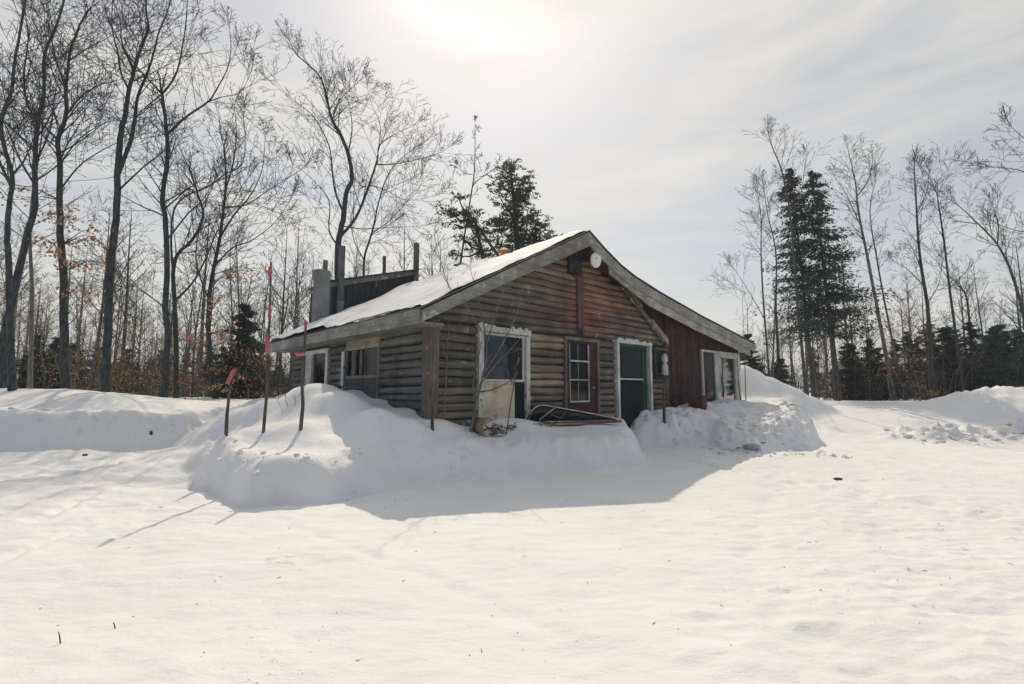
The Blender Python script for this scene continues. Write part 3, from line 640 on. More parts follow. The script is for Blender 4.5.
# ---- rear addition with raised vent, posts
mb=MB(); mb.prism([(1.42,0),(4.44,0),(4.44,5.66),(1.42,4.76)],8.0,9.8); ra=obj(mb,'rear_addition',M['tin'],cabin)
mb=MB()
for k in range(14):
    u=1.46+k*.215; mb.tube([(u,7.985,3.5),(u,7.985,4.66+(u-1.42)*.298)],.012,4)
obj(mb,'tin_rib',M['tin'],ra)
mb=MB(); plank(mb,(1.36,4.83),(4.5,5.75),.17,7.93,7.985,(.17,.175,.165)); obj(mb,'top_board',M['rake'],ra)
mb=MB()
mb.prism([(1.3,4.835),(4.55,5.765),(4.55,5.80),(1.3,4.87)],7.85,9.9); obj(mb,'addition_roof',M['shingle'],ra)
for (u,zb,zt,w,y) in ((1.66,3.0,6.05,.17,7.83),(4.42,3.6,6.72,.16,7.85),(3.75,5.5,6.35,.10,9.0),(1.66,4.6,5.85,.13,9.2)):
    mb=MB(); mb.box(u-w/2,u+w/2,y,y+w*.8,zb,zt,(.14,.145,.14)); obj(mb,'post',M['upright'],ra)
mb=MB(); mb.tube([(2.9,7.97,5.15),(2.92,7.96,5.0),(2.9,7.96,4.88)],.02,5,(.3,.3,.3)); obj(mb,'bracket',M['galv'],ra)
# chimneys
mb=MB(); lathe(mb,.82,7.3,[(.245,2.9),(.245,4.70),(.262,4.72),(.262,4.95),(.235,4.98),(.12,5.0)],10); ch=obj(mb,'chimney',M['galv'],roof)
mb=MB(); lathe(mb,.82,7.3,[(.250,4.0),(.256,4.01),(.256,4.05),(.250,4.06)],10); obj(mb,'band',M['galv'],ch)
mb=MB(); lathe(mb,1.42,7.3,[(.09,3.2),(.09,4.05),(.11,4.06),(.11,4.12)],10); obj(mb,'vent_pipe',M['galv'],roof)
mb=MB(); lathe(mb,4.25,2.9,[(.13,4.5),(.13,5.20),(.10,5.24),(.10,5.28)],12); c2=obj(mb,'chimney',M['orange'],roof)
mb=MB(); lathe(mb,4.25,2.9,[(.19,5.282),(.19,5.30),(.05,5.40),(.01,5.41)],12); obj(mb,'rain_cap',M['orange'],c2)
# roof snow
nu,nv=44,120; us=np.linspace(-.44,4.1,nu); vs_=np.linspace(-.40,7.6,nv)
UU,VV=np.meshgrid(us,vs_); uu=UU.ravel(); vv_=VV.ravel()
top=np.array([rtop(a) for a in uu])
e=np.minimum.reduce([uu+.44+.10+.10*fbm(vv_*1.5,uu*0,3,7), vv_+.40+.05+.06*fbm(uu*2,vv_*0,3,8),7.6-vv_,(4.1-uu)*1.5])
edge=1-(1-np.clip(e/.30,0,1))**2.5
th=(.075+.085*fbm(uu*.8,vv_*.8,4,9)+.07*np.abs(fbm(uu*1.3+vv_*.9,vv_*.7-uu,4,10)))
bare=sstep(.15,.5,fbm(uu*.9,vv_*.45,3,14)+.55*np.exp(-((uu+.2)/.35)**2)-.28)*np.exp(-((uu+.3)/.5)**2)
zz=top+.014+edge*th*(1-.95*bare)-.03*(edge<=0)
me=bpy.data.meshes.new('roof_snow'); 
fs=[(j*nu+i_,j*nu+i_+1,(j+1)*nu+i_+1,(j+1)*nu+i_) for j in range(nv-1) for i_ in range(nu-1)]
me.from_pydata(list(zip(uu.tolist(),vv_.tolist(),zz.tolist())),[],fs); me.materials.append(M['roofsnow']); me.polygons.foreach_set('use_smooth',[True]*len(fs))
o=bpy.data.objects.new('roof_snow',me); col.objects.link(o); o.location=(CX,CY,0); o.rotation_euler=(0,0,A)
tag(o,'sheet of settled snow lying on the left roof slope of the cabin','roof snow',kind='stuff')

# ------------------------------------------------------------------ things in the yard
def ribbon(mb,p,w,h,tilt=0,seed=0):
    r_=random.Random(seed); a=tilt; dx,dz=math.cos(a)*w/2,math.sin(a)*w/2; ex,ez=-math.sin(a)*h/2,math.cos(a)*h/2
    vs=[]
    for k in range(5):
        t=-1+k*.5; y=p[1]-.02-.012*math.sin(k*1.9)
        vs+= [(p[0]+dx*t-ex,y,p[2]+dz*t-ez),(p[0]+dx*t+ex,y-.01,p[2]+dz*t+ez)]
    fs=[(2*k,2*k+2,2*k+3,2*k+1) for k in range(4)]
    n=len(vs); vs+=[(a_,b_+.004,c_) for a_,b_,c_ in vs]; fs+=[tuple(i+n for i in f)[::-1] for f in fs]
    mb.add(vs,fs)
def stake(label,pts,Y,r,ribs,cat='stake',group=None,name='marker_stake',mat='stake'):
    P=[at(x,y,Y) for x,y in pts]; b=P[0].copy(); gz_=gz(b.x,b.y)
    sh=gz_-b.z; s=empty(name,(b.x,b.y,gz_),0,label,cat,group)
    mb=MB(); Q=[p-Vector((b.x,b.y,gz_)) for p in P]; Q[0].z=-.15
    mb.tube(Q,[r*(1-.45*i/(len(Q)-1)) for i in range(len(Q))],7); mb.build('shaft',M[mat],s,True)
    for j,(x,y,w,h,t) in enumerate(ribs):
        mb=MB(); p=at(x,y,Y)-Vector((b.x,b.y,gz_)); ribbon(mb,p,w,h,t,j); mb.build('ribbon',M['tape'],s)
    return s
def ydepth(x,y,y0=4,y1=30):  # where the view ray meets the ground
    r=ray(x,y)
    t=y0
    while t<y1:
        k=t/r.y
        if r.z*k+H<=gz(r.x*k,t): return t
        t+=.04
    return y1
Y=ydepth(226,437); stake('short dark stake leaning in the snow, its top wrapped in pink tape',[(226,437),(227,415),(229,395),(233,373)],Y,.028,[(232,377,.07,.24,-.45)],group='marked stakes in the snow mound')
Y=ydepth(264,433); stake('tallest pale stake on the mound, pink tape at three heights',[(263,433),(267,390),(268,350),(270,310),(271,262)],Y,.025,[(270.5,272,.05,.16,0),(270.5,312,.05,.22,0),(268.5,345,.07,.28,.1)],group='marked stakes in the snow mound')
Y=ydepth(300,431); stake('crooked stake nearest the cabin side with a sideways pink ribbon',[(300,431),(303,405),(302,385),(304,355),(306,322)],Y,.03,[(306,326,.035,.16,0),(301,354.5,.14,.05,.05)],group='marked stakes in the snow mound')
Y=ydepth(433,430,5); stake('bent grey pole leaning on the corner post with pink dots of tape',[(433,430),(432,410),(430,385),(428,362),(427,345)],Y,.03,[(427,348,.04,.09,0),(429,373,.04,.04,0)])
stake('dark post with a pale broken tip before the red annex',[(665,437),(664,415),(664,395),(665,375)],12.3,.045,[],name='broken_post',cat='post')
stake('thin brown stake carrying a red disc among the left trees',[(184,415),(187,380),(190,340)],15.5,.02,[(190.5,336,.16,.16,0)])
# pole leaning with pink tape before boarded window
stake('thin stick with pink tape leaning before the plywood panel',[(505,417),(512,395),(516,372),(519,353)],8.95,.010,[(518.5,361,.03,.13,-.2),(512,382,.03,.10,.3)])
# crate
cx,cy=W2(8.25,-.62); cz=gz(cx,cy)-.06
cr=empty('wooden_crate',(cx,cy,cz),A+.25,'maroon wooden box resting on the snow pile under the annex wall','crate')
mb=MB(); c=(.12,.05,.045)
for k in range(3): mb.box(-.24,.24,-.19,-.17,.012+.125*k,.13+.125*k,mix(c,DRK,.2*k)); mb.box(-.24,.24,.17,.19,.012+.125*k,.13+.125*k,c)
mb.box(-.26,-.241,-.19,.19,.0,.39,c); mb.box(.241,.26,-.19,.19,.0,.39,mix(c,DRK,.3)); mb.box(-.24,.24,-.169,.169,0,.01,c); obj(mb,'crate_sides',M['crate'],cr)
mb=MB(); mb.box(-.27,.27,-.20,.20,.391,.41,(.17,.09,.075)); obj(mb,'lid',M['crate'],cr)
# toboggan with its curled nose
def curl(mb,x0,x1,y0,y1,r,z,c,th=.014,turn=1.35,rise=0.0,left=True,n=26):
    # a bent board: flat run from x1 to x0, then rolled up and back over itself
    prof=[]
    for i_ in range(8): prof.append((x1+(x0-x1)*i_/8,z+rise*(1-i_/8)**2))
    for i_ in range(n+1):
        a=-math.pi/2-turn*math.pi*i_/n; rr_=r*(1-.12*i_/n); prof.append((x0+rr_*math.cos(a),z+r+rr_*math.sin(a)))
    vs=[]; m_=len(prof)
    for k,(x,zz) in enumerate(prof):
        a=prof[max(k-1,0)]; b=prof[min(k+1,m_-1)]; d=Vector((b[0]-a[0],0,b[1]-a[1])).normalized(); nn=Vector((-d.z,0,d.x))*th
        for yy in (y0,y1): vs+=[(x,yy,zz),(x+nn.x,yy,zz+nn.z)]
    fs=[]
    for k in range(m_-1):
        a=4*k; b=4*k+4; fs+=[(a,b,b+2,a+2),(a+1,a+3,b+3,b+1),(a,a+1,b+1,b),(a+2,b+2,b+3,a+3)]
    fs+=[(0,2,3,1),(4*m_-4,4*m_-3,4*m_-1,4*m_-2)]
    mb.add(vs,fs,c)
px,py=at(484,424,8.85).x,8.85; zt=gz(px+.3,py)
tb=empty('toboggan',(px,py,zt),.66,'tan wooden toboggan with a curled nose lying before the plywood panel','sled')
mb=MB(); curl(mb,0,1.35,-.19,.19,.16,.02,(.34,.25,.15),turn=1.15); obj(mb,'deck',M['sledwood'],tb,True)
mb=MB()
for k in range(4):
    mb=MB(); mb.box(.12+.33*k,.15+.33*k,-.18,.18,.036,.06,(.2,.15,.1)); obj(mb,'crossbar',M['sledwood'],tb)
mb=MB()
for k in range(60):
    x=rc.uniform(.1,1.6); mb.tube([(x,rc.uniform(-.2,.2),.05),(x+rc.uniform(-.2,.2),rc.uniform(-.25,.2),rc.uniform(.08,.26)),(x+rc.uniform(-.3,.3),rc.uniform(-.2,.2),rc.uniform(.04,.2))],.008,4)
bl=mb.build('brush_tangle',M['rope'],None); bl.location=(px,py,zt); bl.rotation_euler=(0,0,.66); tag(bl,'tangle of rope and broken brush heaped on the tan toboggan','brush')
# long dark sled lying beside
p0=at(527,424,9.75); p1=at(616,424,10.7); ang=math.atan2(p1.y-p0.y,p1.x-p0.x); Lg=(p1-p0).length; zt=gz(p0.x+.5,p0.y+.2)+.0
sd=empty('long_sled',(p0.x,p0.y,zt),ang,'long dark sled with a pale rim propped on a faded red plank','sled')
mb=MB(); n=30; vs=[]; rim=[]; rim2=[]
for i_ in range(n+1):
    t=i_/n; x=t*Lg
    zc=.05+.27*math.sin(math.pi*min(1,(t+.02)/.30)/2)**.8*(1-t)**.75*1.25 if t<.3 else None
    hh=.33*(1-((t-.16)/.84))**.85 if t>=.16 else .33*math.sqrt(max(0,1-((.16-t)/.16)**2))
    vs+= [(x,.20*math.sin(math.pi*min(1,t*1.6+.1))+.03,.05),(x,-.02,.06+hh),(x,-.02+.02,.03+hh*.62)]
    rim.append((x,-.03,.06+hh))
fs=[]
for i_ in range(n):
    a=3*i_; b=a+3; fs+=[(a,b,b+1,a+1)]
    fs+=[(a+1,b+1,b+2,a+2)]
mb.add(vs,fs); obj(mb,'hull',M['sleddark'],sd,True)
mb=MB(); low=[(0.02,-.03,.06),(-.02,-.03,.12)]
mb.tube([(.10,-.03,.03),(.02,-.03,.06)]+rim[1:],.012,6,(.55,.52,.42)); obj(mb,'rim',M['sledwood'],sd,True)
mb=MB(); mb.tube([(.25,-.05,.10),(.55,-.06,.30),(.62,-.05,.34)],.014,5,(.4,.3,.2)); mb.tube([(.5,-.05,.20),(.75,-.05,.12),(.85,-.05,.22)],.016,5,(.1,.1,.1)); obj(mb,'strut',M['sledwood'],sd)
pk=empty('red_plank',(p0.x,p0.y,zt),ang,'faded red plank lying flat on the snow under the dark sled','plank')
mb=MB(); mb.box(.35,Lg+.03,-.16,-.04,.0,.05); obj(mb,'board',M['sledred'],pk)
mb=MB(); mb.box(-.35,Lg*.55,-.19,-.165,-.005,.03,(.33,.25,.17)); o=mb.build('bare_lath',M['sledwood'],None); o.location=(p0.x,p0.y,zt); o.rotation_euler=(0,0,ang); tag(o,'bare wooden lath along the front of the red plank','plank')
# stick poking out of the near snow and other small bits
for (x,y,l,lb) in ((61,646,.075,'short dark twig standing in the near left snow'),(116,631,.04,'tiny twig standing in the snow right of the taller one')):
    Y=ydepth(x,y,2); p=at(x,y,Y); mb=MB(); mb.tube([(0,0,-.02),(-.012,0,l*.5),(-.02,0,l*.8)],[.0035,.003,.002],5); o=mb.build('snow_twig',M['twig']); o.location=(p.x,p.y,gz(p.x,p.y)); tag(o,lb,'twig')
for (x,y,w,h,lb) in ((85,456,.12,.03,'dark clod at the foot of the left snow bank'),(151,434,.09,.06,'dark lump halfway up the left snow bank'),(838,480,.15,.02,'flat scrap of dark bark on the sunlit snow'),(752,448,.40,.06,'dark chunk of ice at the foot of the annex pile')):
    Y=ydepth(x,y,3); p=at(x,y,Y); mb=MB(); r_=random.Random(int(x)); vs=[]
    for zz,k_ in ((-.03,1),(h*.6,.9),(h,.5)):
        for k in range(8): a=2*math.pi*k/8; q_=r_.uniform(.75,1.2)*k_; vs.append((w/2*q_*math.cos(a),w/3*q_*math.sin(a),zz*r_.uniform(.8,1.2)))
    fs=[(j*8+k,j*8+(k+1)%8,(j+1)*8+(k+1)%8,(j+1)*8+k) for j in range(2) for k in range(8)]+[tuple(range(16,24))]
    mb.add(vs,fs); o=mb.build('bark_lump' if x!=752 else 'ice_chunk',M['twig'] if x!=752 else plain('old_ice',(.33,.35,.36),.6)); o.location=(p.x,p.y,gz(p.x,p.y)); tag(o,lb,'debris')

# ------------------------------------------------------------------ trees
def grow(mb,p,d,L,r,lev,rg,kids,spread=.75,trop=.12,minr=.004,sides=(6,4,3,3)):
    nseg=(6,5,3,2)[min(lev,3)]; pts=[p.copy()]; dd=d.normalized(); s=L/nseg
    for i in range(nseg):
        dd=(dd+Vector((rg.uniform(-1,1),rg.uniform(-1,1),rg.uniform(-1,1)))*(.11,.10,.07,.05)[min(lev,3)]+Vector((0,0,trop))).normalized()
        pts.append(pts[-1]+dd*s)
    rad=[max(minr,r*(1-.8*i/nseg)) for i in range(nseg+1)]
    mb.tube(pts,rad,sides[min(lev,3)],cap=False)
    if lev<len(kids): spawn(mb,pts,rad,L,lev,rg,kids,spread,trop,minr,sides)
def spawn(mb,pts,rad,L,lev,rg,kids,spread,trop,minr,sides,start=.2,dens=1.0,lenf=.58):
    m=len(pts)-1
    cnt=max(1,int(round(kids[lev]*dens)))
    for j in range(cnt):
        t=start+(1-start)*(j+rg.random())/cnt; t=min(t,.98); k=int(t*m); f=t*m-k
        q=pts[k].lerp(pts[k+1],f); ax=(pts[k+1]-pts[k]).normalized()
        side=ax.cross(Vector((rg.uniform(-1,1),rg.uniform(-1,1),rg.uniform(-1,1))))
        if side.length<1e-3: continue
        side.normalize(); nd=(ax*rg.uniform(.55,1.0)+side*spread*rg.uniform(.6,1.2))
        l=L*lenf*(1-.55*t)*rg.uniform(.6,1.25); rr_=max(minr,(rad[k]*(1-f)+rad[k+1]*f)*.55)
        rr_=min(rr_,l*.021+minr)
        grow(mb,q,nd,l,rr_,lev+1,rg,kids,spread,trop,minr,sides)
def smoothpts(P,sub=3):
    out=[]
    n=len(P)
    for i in range(n-1):
        p0=P[max(i-1,0)];p1=P[i];p2=P[i+1];p3=P[min(i+2,n-1)]
        for k in range(sub):
            t=k/sub
            out.append(.5*((2*p1)+(p2-p0)*t+(2*p0-5*p1+4*p2-p3)*t*t+(3*p1-p0-3*p2+p3)*t**3))
    out.append(P[-1].copy()); return out
def traced(name,label,Y,stems,barkm='bark_dark',seed=0,kids=(5,3),tw=1.7,group=None,cat='tree',dens=1.0,minr=.0062,leaves=None,trunkfrom=.35):
    rg=random.Random(seed); stems=[(a_,b_*.66,c_*.7) for a_,b_,c_ in stems]; b=at(stems[0][0][0][0],stems[0][0][0][1],Y); base=Vector((b.x,b.y,gz(b.x,b.y)))
    root=empty(name,base,0,label,cat,group); tr=MB(); cr=MB(); used={}; joined=[]
    for si,(pl,r0,r1) in enumerate(stems):
        ys=used.get(tuple(pl[0]),0) if si else 0
        drift=0 if si==0 else rg.uniform(-1,1)*.28
        P=[]; acc=ys
        for k,(x,y) in enumerate(pl):
            if k:
                acc+=drift*math.hypot(x-pl[k-1][0],y-pl[k-1][1])*Y/F+ (rg.uniform(-.04,.04) if si==0 else 0)
            P.append(at(x,y,Y+acc)); used.setdefault(tuple((x,y)),acc)
        if si==0: P[0].z=base.z-.3
        P=[p-base for p in P]
        if si:
            q=min(joined,key=lambda j:(j[0]-P[0]).length); dy=q[0]-P[0]
            P=[p+Vector((0,dy.y,0)) for p in P]; P[0]=q[0].copy(); r0=min(r0,q[1]*.95); r1=min(r1,r0)
        S=smoothpts(P,4); n=len(S)
        wob=[Vector((rg.uniform(-1,1),rg.uniform(-1,1),0))*r0*.10 for _ in S]
        S=[p+w for p,w in zip(S,wob)]
        rad=[r0+(r1-r0)*(i/(n-1))**.85 for i in range(n)]
        if si: S[0]=P[0]
        joined+=list(zip(S,rad))
        if si==0: rad[0]*=1.35; rad[1]*=1.12
        (tr).tube(S,rad,8 if r0>.06 else 6,cap=True)
        L=sum((S[i+1]-S[i]).length for i in range(n-1))
        st=trunkfrom if si==0 else .12
        spawn(cr,S,[q*.75 for q in rad],tw*1.9,0,rg,(int(L*1.55*dens)+4,)+tuple(kids),.80,.035,minr,(4,3,3,3),start=st,lenf=.85)
        # terminal spray
        for _ in range(3): grow(cr,S[-1],(S[-1]-S[-3]).normalized()+Vector((rg.uniform(-.4,.4),rg.uniform(-.4,.4),.1)),tw*.55,r1*.7,1,rg,(0,)+tuple(kids),.8,.1,minr,(4,3,3,3))
    tr.build('trunk',M[barkm],root,True); cr.build('crown',M['crown_dark' if barkm=='bark_dark' else 'crown_grey'],root)
    if leaves:
        lm=MB(); bm=MB()
        for x,y,n_ in leaves:
            c=at(x,y,Y+rg.uniform(-1,1))-base; q=min(joined,key=lambda j:(j[0]-c).length+abs(j[0].z-c.z+.3))[0]
            bm.tube([q,q.lerp(c,.6)+Vector((0,0,.12)),c],[.022,.014,.006],4,cap=False); pts=[]
            for _ in range(6):
                e_=c+Vector((rg.gauss(0,.38),rg.gauss(0,.35),rg.gauss(0,.14))); o_=q.lerp(c,rg.uniform(.4,1)); bm.tube([o_,o_.lerp(e_,.5)+Vector((0,0,.04)),e_],[.009,.007,.004],3,cap=False); pts+=[e_,o_.lerp(e_,.65)]
            for p_ in pts:
                for _ in range(max(1,int(n_/4.5))):
                    p2=p_+Vector((rg.gauss(0,.09),rg.gauss(0,.09),rg.gauss(-.03,.05))); a=Vector((rg.uniform(-1,1),rg.uniform(-1,1),rg.uniform(-1.3,0))).normalized()*rg.uniform(.07,.13); b2=a.cross(Vector((rg.uniform(-1,1),rg.uniform(-1,1),rg.uniform(-1,1)))).normalized()*.035; t=rg.random()
                    lm.add([p2,p2+a*.5+b2,p2+a,p2+a*.5-b2],[(0,1,2,3)],(t,t,t))
        bm.build('leafy_branches',M['bark_dark'],root); lm.build('leaves',M['leaf'],root)
    return root
def leafspray(lm,cents,cnts,rg,sz=.075):
    for c,n in zip(cents,cnts):
        for _ in range(int(n*1.4)):
            p=c+Vector((rg.gauss(0,.42),rg.gauss(0,.4),rg.gauss(0,.13)))
            a=Vector((rg.uniform(-1,1),rg.uniform(-1,1),rg.uniform(-1,.2))).normalized()*sz*rg.uniform(.7,1.4)
            b=a.cross(Vector((rg.uniform(-1,1),rg.uniform(-1,1),rg.uniform(-1,1))))
            if b.length<1e-4: continue
            b=b.normalized()*sz*.45; t=rg.random()
            lm.add([p,p+a*.5+b,p+a,p+a*.5-b],[(0,1,2,3)],(t,t,t))
GRP='bare trees along the left of the yard'
traced('maple_tree','tall straight dark tree, thickest trunk on the left with no low branches',15.5,[
 ([(105,402),(107,351),(111,267),(116,220),(118,164),(121,132),(125,117),(128,96),(134,70),(141,47),(148,29),(146,6),(150,-40)],.20,.03),
 ([(119,175),(131,140),(135,117),(138,96),(146,76),(153,56),(159,32),(169,6),(175,-30)],.10,.02),
 ([(122,186),(134,175),(146,164),(160,153),(172,140)],.05,.012),
 ([(127,88),(121,73),(118,53),(112,26),(113,-10)],.06,.015),
 ([(134,67),(128,56),(121,41),(119,18),(105,-20)],.05,.012)],seed=1,group=GRP,trunkfrom=.62)
traced('maple_tree','forked tree whose long right limb reaches out over the gap',16,[
 ([(163,408),(166,368),(168,328),(165,308),(167,267),(165,217),(162,200),(167,164),(167,135),(165,117),(162,94)],.17,.07),
 ([(162,94),(151,82),(137,67),(125,50),(112,30)],.06,.015),
 ([(162,94),(175,76),(181,53),(186,20),(188,-20)],.06,.015),
 ([(170,132),(184,117),(207,101),(216,88),(227,67),(230,47),(229,29)],.065,.012),
 ([(207,101),(222,96),(239,92),(249,75)],.03,.008),
 ([(162,94),(148,105),(138,114),(130,118)],.035,.01),
 ([(168,237),(188,213),(202,200),(214,180)],.045,.012),
 ([(165,308),(150,296),(135,284),(116,261)],.035,.01)],seed=2,group=GRP,trunkfrom=.5)
traced('maple_tree','crooked tree with looping limbs right behind the forked one',17,[
 ([(176,408),(176,351),(175,311),(173,274),(178,254),(192,240),(203,217),(198,195),(190,170)],.14,.04),
 ([(177,301),(192,284),(205,261),(215,237),(229,210),(245,182)],.06,.012),
 ([(173,274),(171,240),(174,210),(186,196),(207,187),(224,175),(242,164),(245,140),(243,117)],.06,.012)],seed=3,group=GRP,trunkfrom=.45)
traced('oak_tree','spreading tree left of the stakes still holding some brown leaves',18,[
 ([(217,406),(209,348),(209,301),(214,267),(220,237),(224,207),(226,175),(224,146)],.15,.04),
 ([(220,237),(234,215),(250,196),(262,170),(265,140)],.06,.012),
 ([(224,207),(246,205),(269,190),(298,172)],.05,.012),
 ([(209,301),(196,262),(200,225),(208,196)],.05,.012),
 ([(226,190),(236,160),(238,130),(236,108)],.05,.012),
 ([(214,267),(232,248),(252,240),(275,222),(290,200)],.05,.010)],seed=4,group=GRP,dens=1.15,
 leaves=[(x_,y_,n_) for x_,y_,n_ in ((212,320,30),(222,300,26),(236,275,26),(248,268,22),(205,335,22),(228,332,26),(218,368,30),(214,385,34),(240,340,16))])
traced('oak_tree','broad crowned tree with orange leaves low on its trunk',15,[
 ([(67,400),(64,335),(64,284),(60,234),(60,200),(60,164),(58,140),(66,117),(66,88),(70,53),(78,30),(88,10)],.19,.03),
 ([(60,190),(72,170),(85,158),(111,143),(128,138)],.045,.010),
 ([(58,140),(44,126),(30,116),(17,111)],.06,.012),
 ([(66,117),(80,98),(98,86),(120,80)],.05,.01),
 ([(60,164),(78,140),(100,125),(122,118)],.04,.01),
 ([(66,88),(56,60),(50,30),(48,0)],.05,.012),
 ([(70,60),(86,45),(100,38),(112,30)],.04,.01)],seed=5,group=GRP,dens=1.3,trunkfrom=.45,
 leaves=[(70,215,40),(85,240,36),(60,250,26),(95,228,22),(78,262,22),(48,240,22),(40,215,18),(100,262,14),(72,290,14),(30,200,16),(15,185,16),(92,285,10)])
traced('maple_tree','dark double stemmed tree left of the leafy oak',14,[
 ([(4,398),(3,345),(13,297),(27,235),(35,205),(35,164),(38,123),(44,94),(45,53),(57,23),(67,-10)],.17,.035),
 ([(35,185),(22,164),(12,140),(3,120)],.05,.02),
 ([(38,123),(26,100),(24,70),(28,40),(24,5)],.06,.015),
 ([(35,164),(50,130),(54,100),(60,70)],.04,.012)],seed=6,group=GRP,dens=1.2,trunkfrom=.45)
traced('maple_tree','tree at the left edge of the view, cut by the frame',13,[
 ([(13,297+103),(10,330),(9,267),(7,234),(10,200),(12,175),(1,126),(12,88),(16,53),(26,0),(30,-30)],.13,.03),
 ([(12,175),(22,164),(29,150),(36,132)],.05,.012),
 ([(9,190),(0,160),(-10,120),(-12,60)],.06,.015),
 ([(1,126),(-14,90),(-20,40)],.05,.012)],seed=16,group=GRP,dens=1.2,trunkfrom=.4)
traced('birch_tree','slim pale trunk between the two dark left trees',15,[
 ([(30,400),(32,301),(30,240),(33,190),(40,150),(44,110)],.10,.015)],barkm='bark_pale',seed=7,group=GRP)
traced('maple_tree','big bare tree rising behind the cabin chimney',20,[
 ([(338,392),(338,300),(338,246),(343,220),(346,194),(352,178),(348,153),(340,133),(332,120),(326,95),(319,75),(298,56),(290,43)],.24,.018),
 ([(343,215),(335,191),(332,169),(329,146),(314,117),(292,99),(271,82)],.075,.010),
 ([(341,236),(356,217),(369,185),(377,159),(379,146),(391,136),(414,125)],.11,.012),
 ([(377,162),(395,162),(424,156),(443,149)],.04,.008),
 ([(338,246),(329,230),(329,201),(314,181),(292,162)],.06,.008),
 ([(343,228),(362,229),(385,228),(424,226)],.04,.008),
 ([(348,153),(352,130),(350,110),(346,90)],.05,.01),
 ([(332,120),(340,100),(352,88),(360,80)],.04,.008),
 ([(369,185),(386,190),(406,200),(434,196)],.035,.008),
 ([(379,146),(380,125),(372,105),(368,92)],.035,.008)],seed=8,trunkfrom=.55,dens=1.15)
traced('maple_tree','second bare stem just right of the big tree behind the cabin',21,[
 ([(362,392),(364,300),(364,260),(372,233),(379,201),(388,175),(401,159),(412,150)],.11,.012),
 ([(372,233),(388,222),(404,205),(420,180)],.04,.008),
 ([(364,262),(354,240),(352,215),(358,195)],.04,.008)],seed=9)
traced('dead_tree','bare leaning spar of a dead tree beside the pine',17,[
 ([(452,392),(456,320),(461,260),(468,214),(474,175),(475,148),(475,122)],.085,.010),
 ([(474,180),(490,172),(503,165)],.022,.006),
 ([(473,178),(462,172),(458,166)],.015,.005)],seed=10,tw=.45,dens=.5)
# right hand trees
GR2='bare trees along the right of the yard'
R_=[('thin grey tree nearest the annex roof end',22,[([(771,398),(763,294),(761,253),(761,216),(757,192)],.075,.012),([(765,320),(748,290),(735,270)],.03,.008)]),
('slender dark tree second from the annex',24,[([(780,398),(776,314),(776,253),(768,216),(763,185)],.085,.012)]),
('tallest slim tree crossing in front of the twin spruce',23,[([(808,402),(798,310),(792,232),(784,179),(772,146),(768,132)],.12,.012),([(790,215),(800,195),(806,160)],.03,.008)]),
('pale leaning trunk right of the twin spruce with forked top',24,[([(895,402),(882,334),(870,270),(859,215),(855,181),(848,150)],.16,.02),([(857,200),(868,180),(872,158)],.05,.01),([(860,222),(846,196),(836,180)],.045,.01)]),
('thin companion stem beside the pale leaning trunk',24.5,[([(906,402),(891,334),(878,266),(870,211),(876,180)],.10,.012)]),
('upright dark tree in the middle of the right hand row',23,[([(932,400),(929,321),(920,257),(916,202),(914,165)],.16,.02),([(928,310),(938,285),(942,262)],.04,.01),([(925,290),(908,270),(895,262)],.04,.008),([(917,215),(926,192),(928,172)],.04,.008)]),
('leaning slim tree with a fan shaped crown',23,[([(965,400),(954,321),(942,228),(937,194)],.115,.025),([(937,194),(930,178),(922,168)],.03,.008),([(937,194),(948,178),(962,166)],.035,.008)]),
('bent tree leaning left near the right edge',21,[([(1045,400),(1024,317),(1012,274),(997,244),(971,217),(954,202)],.12,.012),([(997,244),(998,225),(992,205)],.04,.008)]),
('short broken trunk behind the right snow heap',25,[([(975,398),(971,340),(967,300),(963,290)],.10,.05)]),
('large tree beyond the right edge reaching in with low boughs',17,[([(1085,400),(1080,300),(1070,200),(1075,100)],.2,.05),([(1076,250),(1050,235),(1020,232),(1000,226)],.05,.01),([(1072,205),(1045,180),(1015,170),(995,168)],.05,.01),([(1072,170),(1050,150),(1025,140),(1010,128)],.045,.01)])]
for i_,(lb,Y,st) in enumerate(R_):
    traced('maple_tree' if i_ not in (3,) else 'birch_tree',lb,Y,st,barkm='bark_pale' if i_ in(3,) else 'bark_grey' if i_ in (0,2,4) else 'bark_dark',seed=40+i_,group=GR2,tw=1.35,dens=.95,trunkfrom=.42,minr=.0055)

